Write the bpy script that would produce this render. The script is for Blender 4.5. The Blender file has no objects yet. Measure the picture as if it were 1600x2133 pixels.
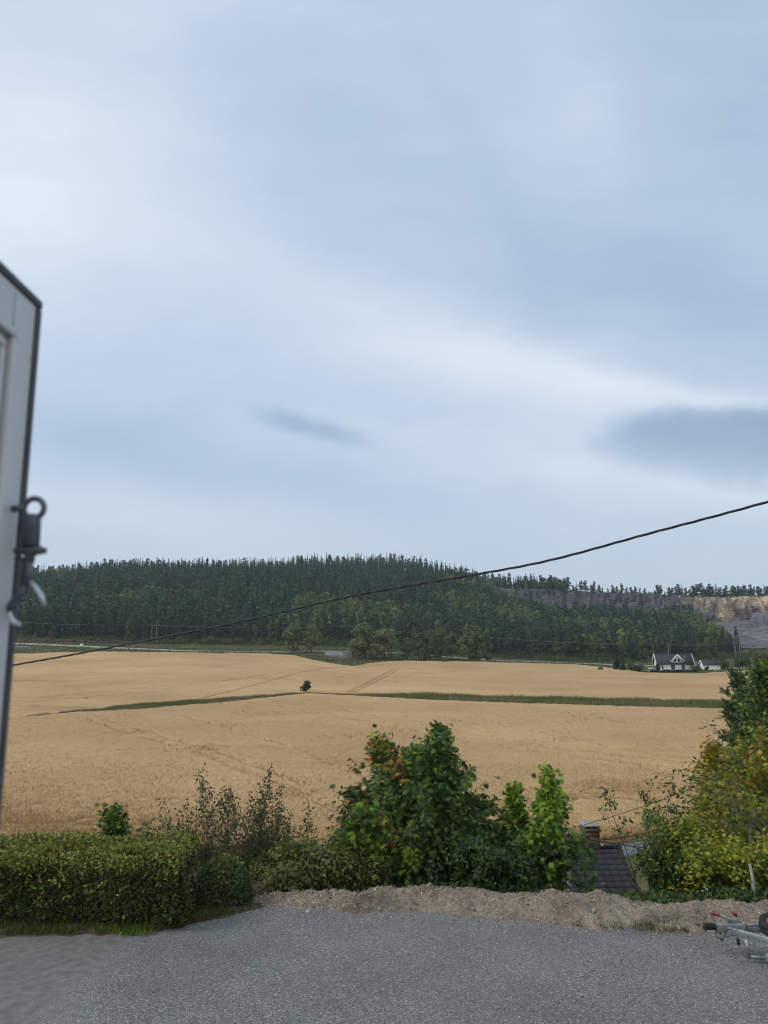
import bpy, math, random
import numpy as np
from mathutils import Vector, Matrix, Euler

C = bpy.context.scene.collection
PI = math.pi
F, TH = 1550.0, math.radians(9.6)
ct, st = math.cos(TH), math.sin(TH)
CZ = 5.0                       # eye height above the gravel yard (z = 0)

# ------------------------------------------------------------------ survey helpers
def us(px, r):
    cx = (px-800)/F; cy = (1066.5-r)/F
    d = ct - cy*st
    return cx/d, (st + cy*ct)/d
def at(px, r, y):
    u, s = us(px, r)
    return np.array([u*y, y, CZ + s*y])

def hsh(ix, iy, seed):
    n = (ix.astype(np.int64)*374761393 + iy.astype(np.int64)*668265263 + seed*974711) & 0x7fffffff
    n = ((n ^ (n >> 13))*1274126177) & 0x7fffffff
    return ((n ^ (n >> 16)) & 0xffff)/65535.0
def vnoise(x, y, seed=0):
    x = np.asarray(x, float); y = np.asarray(y, float)
    ix = np.floor(x); iy = np.floor(y); fx = x-ix; fy = y-iy
    fx = fx*fx*(3-2*fx); fy = fy*fy*(3-2*fy)
    a = hsh(ix, iy, seed); b = hsh(ix+1, iy, seed); c = hsh(ix, iy+1, seed); d = hsh(ix+1, iy+1, seed)
    return (a*(1-fx)+b*fx)*(1-fy) + (c*(1-fx)+d*fx)*fy
def fbm(x, y, seed=0, o=4):
    v = 0; a = .5; t = 0
    for i in range(o):
        v = v + a*vnoise(x*2**i+i*17.3, y*2**i-i*9.1, seed+i); t += a; a *= .5
    return v/t

# ------------------------------------------------------------------ terrain
YS = np.array([45, 55, 100, 145, 220, 300, 340, 380, 430, 500, 560, 620, 688, 704, 760, 900, 1300, 3000], float)
TAB = {   # picture column -> ground height at the distances above
 -500: [-9.2,-9.3,-9.0,-8.4,-4.8,-.6, 2.2, 4.5, 9,20,31,42,54,57,60,60,35,0],
   40: [-9.2,-9.3,-9.0,-8.4,-4.8,-.8, 2.2, 4.5, 9,20,31,42,54,57,60,60,35,0],
  400: [-9.2,-9.3,-9.0,-8.6,-4.8,-.5, 1.2, 3.0, 8,20,32,44,59,62,67,66,38,0],
  640: [-9.2,-9.3,-9.0,-8.6,-6.0,-3.0,-.4, 1.5, 7,20,32,45,61,65,71,69,40,0],
  735: [-9.2,-9.3,-9.1,-8.7,-6.8,-5.2,-1.6, .3, 6,19,31,44,60,65,72,70,40,0],
  830: [-9.2,-9.3,-9.1,-8.7,-6.9,-5.4,-2.2,-.6, 5,17,29,42,59,64,73,70,40,0],
 1000: [-9.2,-9.3,-9.1,-8.7,-7.6,-6.3,-4.9,-3.6, 1,11,21,32,46,50,57,56,35,0],
 1080: [-9.2,-9.3,-9.1,-8.7,-7.8,-6.9,-5.6,-4.8,-1, 8,16,25,32,46,51,48,32,0],
 1180: [-9.2,-9.3,-9.1,-8.7,-7.9,-7.1,-6.5,-5.9,-3, 4,11,16,22,45,46,44,30,0],
 1300: [-9.2,-9.3,-9.1,-8.7,-7.9,-7.3,-6.9,-6.4,-4, 3,11,16,22,44.5,46,44,30,0],
 1450: [-9.2,-9.3,-9.1,-8.7,-7.9,-7.2,-7.2,-6.9,-5, 1,8,15,21,42,44,42,30,0],
 1600: [-9.2,-9.3,-9.1,-8.7,-7.9,-7.3,-7.4,-7.1,-5,.5,8,14,20,41,42,42,30,0],
 2100: [-9.2,-9.3,-9.1,-8.7,-7.9,-7.3,-7.4,-7.1,-5,.5,8,14,20,41,42,42,30,0]}
CU = np.array([us(p, 1330)[0] for p in TAB])
YF = np.concatenate([np.arange(45, 800, 4.0), np.arange(800, 3001, 50.0)])
ROWS = []
for k, v in TAB.items():
    z = np.interp(YF, YS, v)
    zs = z.copy()
    for _ in range(6):
        zs[1:-1] = .25*zs[:-2]+.5*zs[1:-1]+.25*zs[2:]
    w = np.clip((YF-640)/30, 0, 1)*np.clip((760-YF)/20, 0, 1)
    ROWS.append(zs*(1-w)+z*w)
ROWS = np.array(ROWS)
def T(x, y):
    x = np.asarray(x, float); y = np.asarray(y, float)
    x, y = np.broadcast_arrays(x, y)
    near = np.interp(y, [-60, 15.9, 16.6, 20, 28, 36, 45], [-.06, -.06, -.35, -2.6, -7.8, -8.9, -9.2])
    u = np.clip(x/np.maximum(y, 20), CU[0], CU[-1]-1e-6)
    k = np.clip(np.searchsorted(CU, u, 'right')-1, 0, len(CU)-2)
    f = (u-CU[k])/(CU[k+1]-CU[k]); f = f*f*(3-2*f)*.5+f*.5
    yi = np.clip(np.where(y < 800, (y-45)/4, 189+(y-800)/50), 0, len(YF)-1.001)
    j = yi.astype(int); g = yi-j
    z0 = ROWS[k, j]*(1-g)+ROWS[k, j+1]*g
    z1 = ROWS[k+1, j]*(1-g)+ROWS[k+1, j+1]*g
    far = z0*(1-f)+z1*f
    bump = (fbm(x/60, y/60, 5, 3)-.5)*np.clip((y-380)/100, 0, 1)*7
    return np.where(y < 45, near, far)+bump
def hit(px, r, off=0.0, y0=30, y1=1400):
    u, s = us(px, r)
    ys = np.concatenate([np.arange(y0, 200, .25), np.arange(200, y1, .5)])
    d = CZ + s*ys - (T(u*ys, ys)+off)
    i = np.nonzero(d < 0)[0]
    y = ys[i[0]] if len(i) else 600.
    return np.array([u*y, y, T(u*y, y)+0.0])

# ------------------------------------------------------------------ mesh helpers
class MB:
    def __init__(s): s.v = []; s.f = []; s.c = []; s.n = 0; s.m = []
    def add(s, V, Fc, col=None, mi=0):
        V = np.asarray(V, float).reshape(-1, 3)
        if not isinstance(Fc, list): Fc = [Fc]
        for f in Fc:
            f = np.asarray(f, int); s.f.append(f+s.n); s.m.append(mi)
        s.v.append(V); s.n += len(V)
        if col is None: col = (1, 1, 1)
        s.c.append(np.broadcast_to(np.asarray(col, float), (len(V), 3)))
        return s
    def box(s, c, size, rot=None, col=None, mi=0):
        V = np.array([[x, y, z] for x in (-.5, .5) for y in (-.5, .5) for z in (-.5, .5)])*np.array(size)
        if rot is not None: V = V @ np.array(Euler(rot).to_matrix()).T
        return s.add(V+np.array(c), [[0,1,3,2],[4,6,7,5],[0,4,5,1],[2,3,7,6],[0,2,6,4],[1,5,7,3]], col, mi)
    def tube(s, pts, rad, n=6, col=None, cap=True):
        P = np.asarray(pts, float); m = len(P)
        R = np.broadcast_to(np.asarray(rad, float), (m,))
        t = np.gradient(P, axis=0); t /= np.linalg.norm(t, axis=1)[:, None]+1e-9
        a = np.array([0, 0, 1.]) if abs(t[0][2]) < .9 else np.array([1., 0, 0])
        x = np.cross(t[0], a); x /= np.linalg.norm(x)
        V = []
        for i in range(m):
            x = x - t[i]*np.dot(x, t[i]); x /= np.linalg.norm(x)+1e-9
            y = np.cross(t[i], x)
            an = np.arange(n)*2*PI/n
            V.append(P[i]+R[i]*(np.cos(an)[:, None]*x+np.sin(an)[:, None]*y))
        V = np.concatenate(V)
        i, k = np.meshgrid(np.arange(m-1), np.arange(n), indexing='ij')
        q = np.stack([i*n+k, i*n+(k+1) % n, (i+1)*n+(k+1) % n, (i+1)*n+k], -1).reshape(-1, 4)
        fs = [q]
        if cap: fs += [np.arange(n)[None, ::-1], (np.arange(n)+(m-1)*n)[None]]
        return s.add(V, fs, col)
    def lathe(s, prof, axis_m, n=24, col=None):   # prof: (radius, height) list; axis_m 4x4
        P = np.array(prof, float); m = len(P); an = np.arange(n)*2*PI/n
        V = np.stack([P[:, None, 0]*np.cos(an), P[:, None, 0]*np.sin(an), np.repeat(P[:, 1:2], n, 1)], -1).reshape(-1, 3)
        M = np.array(axis_m); V = V @ M[:3, :3].T + M[:3, 3]
        i, k = np.meshgrid(np.arange(m-1), np.arange(n), indexing='ij')
        q = np.stack([i*n+k, i*n+(k+1) % n, (i+1)*n+(k+1) % n, (i+1)*n+k], -1).reshape(-1, 4)
        return s.add(V, [q], col)
    def grid(s, V, col=None):                     # V [a,b,3]
        a, b = V.shape[:2]
        i, k = np.meshgrid(np.arange(a-1), np.arange(b-1), indexing='ij')
        q = np.stack([i*b+k, (i+1)*b+k, (i+1)*b+k+1, i*b+k+1], -1).reshape(-1, 4)
        return s.add(V.reshape(-1, 3), [q], None if col is None else col.reshape(-1, 3))
    def arrays(s):
        return np.concatenate(s.v), s.f, np.concatenate(s.c)

def fix(f):
    f = np.asarray(f, int)
    return f if f.ndim == 2 else f[None]
def build(name, mb, mats, parent=None, smooth=False, loc=None):
    V, fs, c = mb.arrays()
    me = bpy.data.meshes.new(name)
    fs = [fix(f) for f in fs]
    nl = sum(f.size for f in fs); npoly = sum(len(f) for f in fs)
    me.vertices.add(len(V)); me.vertices.foreach_set('co', V.astype(np.float32).ravel())
    me.loops.add(nl); me.loops.foreach_set('vertex_index', np.concatenate([f.ravel() for f in fs]).astype(np.int32))
    tot = np.concatenate([np.full(len(f), f.shape[1]) for f in fs]).astype(np.int32)
    me.polygons.add(npoly)
    me.polygons.foreach_set('loop_start', (np.cumsum(tot)-tot).astype(np.int32))
    me.polygons.foreach_set('loop_total', tot)
    mi = np.concatenate([np.full(len(f), m) for f, m in zip(fs, mb.m)]).astype(np.int32)
    if not isinstance(mats, (list, tuple)): mats = [mats]
    for m in mats: me.materials.append(m)
    me.polygons.foreach_set('material_index', mi)
    if smooth: me.polygons.foreach_set('use_smooth', np.ones(npoly, bool))
    a = me.color_attributes.new('tint', 'FLOAT_COLOR', 'POINT')
    a.data.foreach_set('color', np.concatenate([c, np.ones((len(c), 1))], 1).astype(np.float32).ravel())
    me.update(calc_edges=True); me.validate()
    o = bpy.data.objects.new(name, me); C.objects.link(o)
    if parent: o.parent = parent
    if loc is not None: o.location = loc
    return o
def thing(name, label, cat, loc=(0, 0, 0), rz=0, group=None):
    o = bpy.data.objects.new(name, None); C.objects.link(o)
    o.empty_display_size = .2
    o.location = tuple(map(float, loc)); o.rotation_euler = (0, 0, rz); o['label'] = label; o['category'] = cat
    if group: o['group'] = group
    return o
def tag(o, label=None, cat=None, group=None, kind=None):
    if label: o['label'] = label
    if cat: o['category'] = cat
    if group: o['group'] = group
    if kind: o['kind'] = kind
    return o
def dup(root, loc, rz, sc, label, group=None):
    r = root.copy(); C.objects.link(r); r.location = tuple(map(float, loc)); r.rotation_euler = (0, 0, rz); r.scale = sc
    r['label'] = label
    if group: r['group'] = group
    elif 'group' in r: del r['group']
    for ch in list(root.children):
        c = ch.copy(); C.objects.link(c); c.parent = r
    return r

# ------------------------------------------------------------------ materials
class NT:
    def __init__(s, nt): s.t = nt; s.n = nt.nodes; s.l = nt.links
    def new(s, typ, **kw):
        n = s.n.new(typ)
        for k, v in kw.items(): setattr(n, k, v)
        return n
    def link(s, a, b): s.l.new(a, b)
    def set(s, sock, v):
        if isinstance(v, bpy.types.NodeSocket): s.l.new(v, sock)
        else: sock.default_value = v
    def math(s, op, a, b=0.0, c=0.0, clamp=False):
        n = s.new('ShaderNodeMath', operation=op, use_clamp=clamp)
        s.set(n.inputs[0], a); s.set(n.inputs[1], b); s.set(n.inputs[2], c)
        return n.outputs[0]
    def noise(s, vec, scale, detail=4, rough=.55, dim='3D'):
        n = s.new('ShaderNodeTexNoise', noise_dimensions=dim)
        if vec is not None: s.link(vec, n.inputs['Vector'])
        n.inputs['Scale'].default_value = scale; n.inputs['Detail'].default_value = detail; n.inputs['Roughness'].default_value = rough
        return n.outputs[0]
    def ramp(s, fac, stops, interp='LINEAR'):
        n = s.new('ShaderNodeValToRGB'); n.color_ramp.interpolation = interp
        e = n.color_ramp.elements
        while len(e) < len(stops): e.new(.5)
        for x, (p, c) in zip(e, stops):
            x.position = p; x.color = (*c, 1) if len(c) == 3 else c
        s.link(fac, n.inputs[0]); return n.outputs[0]
    def mix(s, f, a, b, mode='MIX'):
        n = s.new('ShaderNodeMix', data_type='RGBA', blend_type=mode)
        s.set(n.inputs[0], f)
        for k, v in ((6, a), (7, b)):
            if not isinstance(v, bpy.types.NodeSocket): v = (*v, 1) if len(v) == 3 else v
            s.set(n.inputs[k], v)
        return n.outputs[2]
    def mapping(s, vec, scale=(1, 1, 1), rot=(0, 0, 0)):
        n = s.new('ShaderNodeMapping'); s.link(vec, n.inputs[0])
        n.inputs['Scale'].default_value = scale; n.inputs['Rotation'].default_value = rot
        return n.outputs[0]
def newmat(name, rough=.8, spec=.3, metal=0):
    m = bpy.data.materials.new(name); m.use_nodes = True
    t = NT(m.node_tree); b = t.n['Principled BSDF']
    b.inputs['Roughness'].default_value = rough; b.inputs['Specular IOR Level'].default_value = spec; b.inputs['Metallic'].default_value = metal
    return m, t, b
def bumpnode(t, b, h, strength=.5, dist=.02):
    n = t.new('ShaderNodeBump'); n.inputs['Strength'].default_value = strength; n.inputs['Distance'].default_value = dist
    t.link(h, n.inputs['Height']); t.link(n.outputs[0], b.inputs['Normal'])
def noisy(name, c1, c2, scale=5, rough=.8, spec=.3, metal=0, bump=.2, dist=.01, lo=.35, hi=.65):
    m, t, b = newmat(name, rough, spec, metal)
    g = t.new('ShaderNodeTexCoord').outputs['Object']
    n = t.noise(g, scale, 6, .6)
    t.link(t.ramp(n, [(lo, c1), (hi, c2)]), b.inputs['Base Color'])
    if bump: bumpnode(t, b, t.noise(g, scale*4, 5), bump, dist)
    return m
def leafmat(name, trans=.35, rough=.55, spec=.25, mul=1.0):
    m, t, b = newmat(name, rough, spec)
    a = t.new('ShaderNodeAttribute', attribute_name='tint').outputs['Color']
    oi = t.new('ShaderNodeObjectInfo').outputs['Random']
    k = t.math('MULTIPLY_ADD', oi, .35*mul, .84*mul)
    col = t.mix(1.0, a, t.new('ShaderNodeCombineColor').outputs[0], 'MULTIPLY')
    cc = col.node.inputs[7].links[0].from_node
    for i in range(3): t.link(k, cc.inputs[i])
    t.link(col, b.inputs['Base Color'])
    tr = t.new('ShaderNodeBsdfTranslucent'); t.link(t.mix(1.0, col, (1.0, 1.1, .55), 'MULTIPLY'), tr.inputs[0])
    mx = t.new('ShaderNodeMixShader'); mx.inputs[0].default_value = trans
    t.link(b.outputs[0], mx.inputs[1]); t.link(tr.outputs[0], mx.inputs[2])
    t.link(mx.outputs[0], t.n['Material Output'].inputs[0])
    return m
M = {}
M['leaf'] = leafmat('leaf')
M['hedge_leaf'] = leafmat('hedge_leaf', .14)
M['far_leaf'] = leafmat('needle_foliage', .2, .8, .1)
M['bark'] = noisy('grey_brown_bark', (.07, .055, .04), (.17, .14, .11), 14, .9, .2, 0, .5, .02)
M['bark_pale'] = noisy('pale_bark', (.2, .19, .16), (.42, .4, .36), 9, .85, .2, 0, .4, .01)
M['bark_pine'] = noisy('pine_bark', (.085, .07, .055), (.17, .13, .10), 6, .9, .2, 0, .3, .02)
M['white_paint'] = noisy('white_painted_boards', (.82, .83, .83), (.88, .88, .87), 3, .6, .3, 0, .05)
M['dark_roof'] = noisy('dark_roof_felt', (.028, .026, .028), (.05, .047, .048), 2, .7, .3)
M['glass'] = noisy('window_glass', (.015, .018, .022), (.03, .035, .04), 3, .12, .6, 0, 0)
M['rubber'] = noisy('black_rubber', (.012, .012, .014), (.028, .028, .03), 20, .7, .3, 0, .1)
M['seal'] = noisy('dark_grey_seal', (.05, .05, .058), (.075, .075, .085), 20, .6, .3, 0, .1)
M['galv'] = noisy('galvanised_steel', (.22, .23, .235), (.37, .38, .385), 18, .48, .5, .55, .08, .003)
M['red'] = noisy('red_plastic', (.17, .012, .018), (.26, .018, .025), 10, .4, .5, 0, 0)
M['rust'] = noisy('rusty_orange_steel', (.22, .06, .03), (.4, .11, .05), 12, .7, .3, 0, .1)
M['wood_grey'] = noisy('weathered_pole_wood', (.16, .15, .135), (.3, .285, .26), 12, .9, .2, 0, .3)
M['cable'] = noisy('black_cable_sheath', (.012, .012, .016), (.03, .03, .036), 30, .55, .4, 0, 0)
M['concrete'] = noisy('grey_concrete', (.2, .2, .195), (.36, .355, .34), 6, .9, .2, 0, .3)
M['door_paint'] = noisy('pale_door_paint', (.52, .51, .50), (.58, .57, .56), 2.5, .45, .4, 0, .03, .002)
M['door_panel'] = noisy('grey_door_panel', (.36, .36, .365), (.42, .42, .42), 2, .5, .4, 0, 0)
M['hook_metal'] = noisy('dark_oxidised_metal', (.085, .09, .105), (.17, .18, .20), 25, .5, .5, .5, .1, .002)
M['highlit_steel'] = noisy('painted_highlight_steel', (.5, .55, .55), (.68, .72, .71), 30, .35, .5, .5, .05, .002)  # paler than the rest of the hook: the prongs' whitish highlights put into the colour
M['road'] = noisy('pale_gravel_road', (.30, .29, .27), (.42, .41, .385), .4, .95, .1, 0, 0)
M['lane'] = noisy('grey_lane_asphalt', (.12, .122, .125), (.18, .182, .185), .8, .9, .2, 0, .1)

# brick for the chimney
m, t, b = newmat('red_brick', .9, .2); M['brick'] = m
g = t.new('ShaderNodeTexCoord').outputs['Object']
br = t.new('ShaderNodeTexBrick'); mp = t.new('ShaderNodeMapping'); t.link(g, mp.inputs[0]); mp.inputs['Rotation'].default_value = (PI/2, 0, 0)
t.link(mp.outputs[0], br.inputs['Vector'])
br.inputs['Scale'].default_value = 1; br.inputs['Brick Width'].default_value = .24; br.inputs['Row Height'].default_value = .075; br.inputs['Mortar Size'].default_value = .008
br.inputs['Color1'].default_value = (.16, .07, .05, 1); br.inputs['Color2'].default_value = (.24, .11, .075, 1); br.inputs['Mortar'].default_value = (.2, .18, .16, 1)
t.link(t.mix(.5, br.outputs[0], t.ramp(t.noise(g, 4), [(.3, (.5, .45, .42)), (.7, (1, 1, 1))]), 'MULTIPLY'), b.inputs['Base Color'])

# ground: grass, soil and litter
m, t, b = newmat('rough_grass_ground', .95, .1); M['ground'] = m
g = t.new('ShaderNodeTexCoord').outputs['Object']
n1 = t.noise(g, .09, 6, .6); n2 = t.noise(g, 1.6, 5, .7)
c = t.ramp(n1, [(.3, (.04, .05, .02)), (.46, (.085, .095, .035)), (.58, (.13, .115, .055)), (.72, (.16, .12, .075))])
t.link(t.mix(.75, c, t.ramp(n2, [(.25, (.3, .3, .3)), (.75, (1.25, 1.25, 1.2))]), 'MULTIPLY'), b.inputs['Base Color'])
bumpnode(t, b, n2, .8, .3)

# wheat
m, t, b = newmat('ripe_wheat', .9, .15); M['wheat'] = m
g = t.new('ShaderNodeTexCoord').outputs['Object']
a = t.new('ShaderNodeAttribute', attribute_name='tint').outputs['Color']
n1 = t.noise(t.mapping(g, (.9, 2.2, .6), (0, 0, .2)), 1.0, 6, .7); n2 = t.noise(g, .05, 5, .6); n3 = t.noise(t.mapping(g, (1, 1, .2)), 7, 3, .7)
c = t.ramp(n2, [(.3, (.44, .288, .138)), (.7, (.528, .362, .188))])
c = t.mix(1.0, c, t.ramp(n1, [(.25, (.82, .79, .75)), (.5, (.98, .97, .95)), (.8, (1.08, 1.08, 1.08))]), 'MULTIPLY')
c = t.mix(.7, c, t.ramp(n3, [(.3, (.66, .62, .58)), (.65, (1.12, 1.12, 1.12))]), 'MULTIPLY')
t.link(t.mix(1.0, c, a, 'MULTIPLY'), b.inputs['Base Color'])
bumpnode(t, b, n3, .5, .12)

# gravel yard with a worn, dusty, compacted corner
m, t, b = newmat('grey_gravel', .85, .3); M['gravel'] = m
g = t.new('ShaderNodeTexCoord').outputs['Object']
vo = t.new('ShaderNodeTexVoronoi'); t.link(g, vo.inputs['Vector']); vo.inputs['Scale'].default_value = 54
sep = t.new('ShaderNodeSeparateColor'); t.link(vo.outputs['Color'], sep.inputs[0])
col = t.ramp(sep.outputs[0], [(0, (.10, .099, .096)), (.4, (.15, .149, .145)), (.85, (.205, .203, .198)), (1, (.34, .335, .325))])
big = t.noise(g, .35, 5, .6)
col = t.mix(1.0, col, t.ramp(big, [(.3, (.95, .95, .95)), (.7, (1.42, 1.40, 1.37))]), 'MULTIPLY')
dust = t.ramp(t.noise(g, 6, 6, .65), [(.32, (.105, .10, .091)), (.5, (.145, .138, .126)), (.68, (.195, .186, .17))])
sx = t.new('ShaderNodeSeparateXYZ'); t.link(g, sx.inputs[0])
# edge of the compacted corner in plan: fades across a line running out to the left
e = t.math('ADD', t.math('MULTIPLY_ADD', sx.outputs[0], -1.0, -4.6), t.math('MULTIPLY', sx.outputs[1], .02))
e = t.math('ADD', e, t.math('MULTIPLY', t.math('SUBTRACT', t.noise(g, .9, 5, .6), .5), 2.2))
e = t.math('MULTIPLY_ADD', e, 2.4, .5, clamp=True)
patch = t.math('MULTIPLY', t.math('GREATER_THAN', t.noise(g, .28, 3), .63), .25)
t.link(t.mix(t.math('MULTIPLY', e, .92), col, dust), b.inputs['Base Color'])
hh = t.math('MULTIPLY', t.math('SUBTRACT', 1.0, vo.outputs['Distance']), t.math('SUBTRACT', 1.0, e))
bumpnode(t, b, hh, .7, .03)

m = noisy('grey_stone', (.08, .083, .09), (.2, .205, .22), 11, .75, .35, 0, 0); M['stone'] = m
t = NT(m.node_tree); b = t.n['Principled BSDF']
a = t.new('ShaderNodeAttribute', attribute_name='tint').outputs['Color']; t.link(a, b.inputs['Base Color'])

# dug earth mixed with wood chips
m, t, b = newmat('dry_earth_and_chips', .95, .1); M['dirt'] = m
g = t.new('ShaderNodeTexCoord').outputs['Object']
n1 = t.noise(g, 1.3, 6, .65); n2 = t.noise(g, 22, 4, .7)
c = t.ramp(n1, [(.3, (.15, .12, .09)), (.5, (.27, .222, .172)), (.7, (.37, .315, .25))])
c = t.mix(.8, c, t.ramp(n2, [(.3, (.5, .48, .46)), (.6, (1.05, 1.03, 1.0)), (.72, (1.7, 1.65, 1.5))]), 'MULTIPLY')
t.link(c, b.inputs['Base Color']); bumpnode(t, b, n2, .9, .04)

# quarry rock
m, t, b = newmat('quarry_rock', .95, .1); M['rock'] = m
g = t.new('ShaderNodeTexCoord').outputs['Object']
a = t.new('ShaderNodeAttribute', attribute_name='tint').outputs['Color']
n1 = t.noise(t.mapping(g, (.12, .12, .05)), 1.0, 8, .7); n2 = t.noise(t.mapping(g, (.35, .35, .9)), 1, 5, .7)
c = t.mix(1.0, a, t.ramp(n1, [(.3, (.4, .4, .43)), (.5, (1, 1, 1)), (.72, (1.7, 1.6, 1.45))]), 'MULTIPLY')
c = t.mix(.8, c, t.ramp(n2, [(.35, (.45, .45, .48)), (.65, (1.2, 1.2, 1.2))]), 'MULTIPLY')
t.link(c, b.inputs['Base Color']); bumpnode(t, b, n2, 1, 1.5)

# roof tiles (interlocking courses come from the mesh)
M['tile'] = noisy('charcoal_roof_tile', (.022, .022, .026), (.045, .046, .051), 3, .6, .35, 0, .15, .01)

# ------------------------------------------------------------------ setting
def gridpts(us_, ys_, off=0.0):
    U, Y = np.meshgrid(us_, ys_, indexing='ij')
    X = U*np.maximum(Y, 20)
    return X, Y
ys = np.concatenate([np.linspace(-60, 14, 12), np.arange(15, 60, 1.0), np.arange(60, 450, 6.0), np.arange(450, 780, 4.0), np.linspace(780, 3000, 25)])
X, Y = gridpts(np.linspace(-1.5, 1.5, 301), ys)
mb = MB(); mb.grid(np.stack([X, Y, T(X, Y)], -1))
tag(build('ground', mb, M['ground'], smooth=True), kind='structure')

def pxcurve(tab, px): return np.interp(px, [a for a, b in tab], [b for a, b in tab])
def edge_from_rows(tab, n=260, lo=-420, hi=2020, off=.5):
    """plan line (u, y) of a field edge surveyed at picture columns"""
    P = []
    for px in np.linspace(lo, hi, n):
        p = hit(px, pxcurve(tab, px), off); P.append((p[0]/p[1], p[1]))
    P = np.array(P); o = np.argsort(P[:, 0]); return P[o]
NEAR0 = edge_from_rows([(-420,1768),(0,1764),(600,1768),(700,1768),(1150,1757),(1250,1749),(1350,1738),(1440,1728),(2020,1715)])
NEAR1 = edge_from_rows([(-420,1545),(30,1496),(150,1484),(300,1475.5),(500,1459.5),(600,1448),(640,1444),(700,1447),(900,1458),(1100,1465),(1300,1471),(1500,1476),(2020,1480)])
FAR0 = edge_from_rows([(-420,1520),(30,1494),(150,1479),(300,1465),(500,1450),(600,1443),(640,1441),(700,1443),(900,1446),(1100,1451),(1300,1455),(1500,1458),(2020,1462)])
FAR1 = edge_from_rows([(-420,1366),(40,1361),(200,1357),(400,1359),(560,1361),(610,1364),(650,1374),(690,1381),(735,1388),(770,1381),(800,1378),(850,1376),(1000,1378),(1200,1384),(1290,1393),(1340,1401),(1450,1403),(1540,1397),(1600,1395),(2020,1395)], n=500)
def segdist(X, Y, pts):
    d = np.full(X.shape, 1e9)
    for (a, b) in zip(pts[:-1], pts[1:]):
        a = a[:2]; b = b[:2]; ab = b-a; L = (ab**2).sum()
        tt = np.clip(((X-a[0])*ab[0]+(Y-a[1])*ab[1])/L, 0, 1)
        d = np.minimum(d, np.hypot(X-a[0]-tt*ab[0], Y-a[1]-tt*ab[1]))
    return d
tracks_near = [[hit(p, r, .5) for p, r in q] for q in (
    [(520,1462),(700,1490),(900,1530),(1100,1565),(1440,1605)], [(560,1459),(720,1481),(940,1519),(1160,1560),(1440,1590)],
    [(1140,1672),(1250,1660),(1340,1668)], [(180,1500),(420,1570),(600,1640),(700,1690)], [(215,1498),(455,1566),(640,1636)], [(700,1470),(1000,1500),(1300,1560),(1440,1580)], [(380,1490),(620,1560),(760,1620)])]
tracks_far = [[hit(p, r, .5) for p, r in q] for q in (
    [(722,1442),(770,1420),(822,1393)], [(735,1442),(783,1420),(833,1393)],
    [(420,1455),(520,1430),(600,1408),(650,1396),(720,1390)], [(100,1452),(300,1432),(450,1421),(560,1404)], [(60,1462),(300,1443),(480,1436)], [(60,1412),(240,1404)], [(300,1376),(480,1370)], [(870,1440),(1200,1446),(1480,1448)])]
def wheat_sheet(name, A, B, nu, nv, tracks, u0, u1, seed, streak, depth=.42):
    uu = np.linspace(u0, u1, nu)
    a = np.interp(uu, A[:, 0], A[:, 1]); b_ = np.interp(uu, B[:, 0], B[:, 1])
    tt = np.linspace(0, 1, nv)**1.25
    Y = a[:, None]*(1-tt)+b_[:, None]*tt
    X = uu[:, None]*Y; U0 = uu[:, None]
    n = fbm(X/1.3, Y/1.0, seed, 4); n2 = fbm(X/12, Y/8, seed+9, 3)
    H = .56+(n-.5)*.26
    lod = np.clip((n2-.56)*6, 0, 1)                     # lodged patches
    H -= lod*.13*(fbm(X/1.0, Y/.6, seed+2, 3))
    if streak:
        ca, sa = math.cos(.16), math.sin(.16)
        s1 = fbm((X*ca-Y*sa)/30, (X*sa+Y*ca)/2.4, seed+30, 3)
        H -= np.clip((.40-s1)*5, 0, 1)*.45*np.clip((.25-U0)/.3, .25, 1)
    D = np.full(X.shape, 9.)
    for tr in tracks: D = np.minimum(D, segdist(X, Y, tr)+(fbm(X/3, Y/3, 77, 2)-.5)*.15)
    tk = np.clip(1-(D-.12)/.5, 0, 1)
    H -= tk*depth
    H[:, 0] = .02; H[:, -1] = .02; 
    Z = T(X, Y)+np.maximum(H, .04)
    k = np.clip((.34-H)/.3, 0, 1)[..., None]
    # greener / browner patches of the crop
    g2 = fbm(X/35, Y/18, seed+50, 3)[..., None]
    col = (1-k)*np.ones(3)+k*np.array([.56, .49, .42])
    col = col*(1+(g2-.5)*np.array([.34, .38, .46]))
    mb = MB(); mb.grid(np.stack([X, Y, Z], -1), col)
    return tag(build(name, mb, M['wheat'], smooth=True), kind='stuff')
wheat_sheet('wheat', NEAR0, NEAR1, 640, 420, tracks_near, -.75, .75, 3, False, .17)
wheat_sheet('wheat', FAR0, FAR1, 620, 260, tracks_far, -.75, .75, 23, True)

# standing ears on the near crop
rng = np.random.default_rng(5)
def blades(n, X, Y, Z, h, w, lean, cols, rng):
    an = rng.uniform(0, 2*PI, n); la = rng.uniform(0, 2*PI, n)
    P = np.stack([X, Y, Z], -1)
    d = np.stack([np.cos(an), np.sin(an), np.zeros(n)], -1)*w[:, None]/2
    tip = P+np.stack([np.cos(la)*lean*h, np.sin(la)*lean*h, h], -1)
    V = np.stack([P-d, P+d, tip], 1).reshape(-1, 3)
    return V, np.arange(3*n).reshape(-1, 3), np.repeat(cols, 3, 0)
n = 520000
uu = rng.uniform(-.62, .62, n); y0 = np.interp(uu, NEAR0[:, 0], NEAR0[:, 1]); y1 = np.interp(uu, NEAR1[:, 0], NEAR1[:, 1])
Y = y0+(y1-y0)*rng.uniform(0, 1, n)**1.9; X = uu*Y
keep = fbm(X/1.3, Y/1.0, 3, 4)+rng.uniform(0, .6, n)-np.clip((Y-70)/80, 0, .3) > .62
X, Y = X[keep], Y[keep]; n = len(X)
D = np.full(n, 9.)
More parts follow.
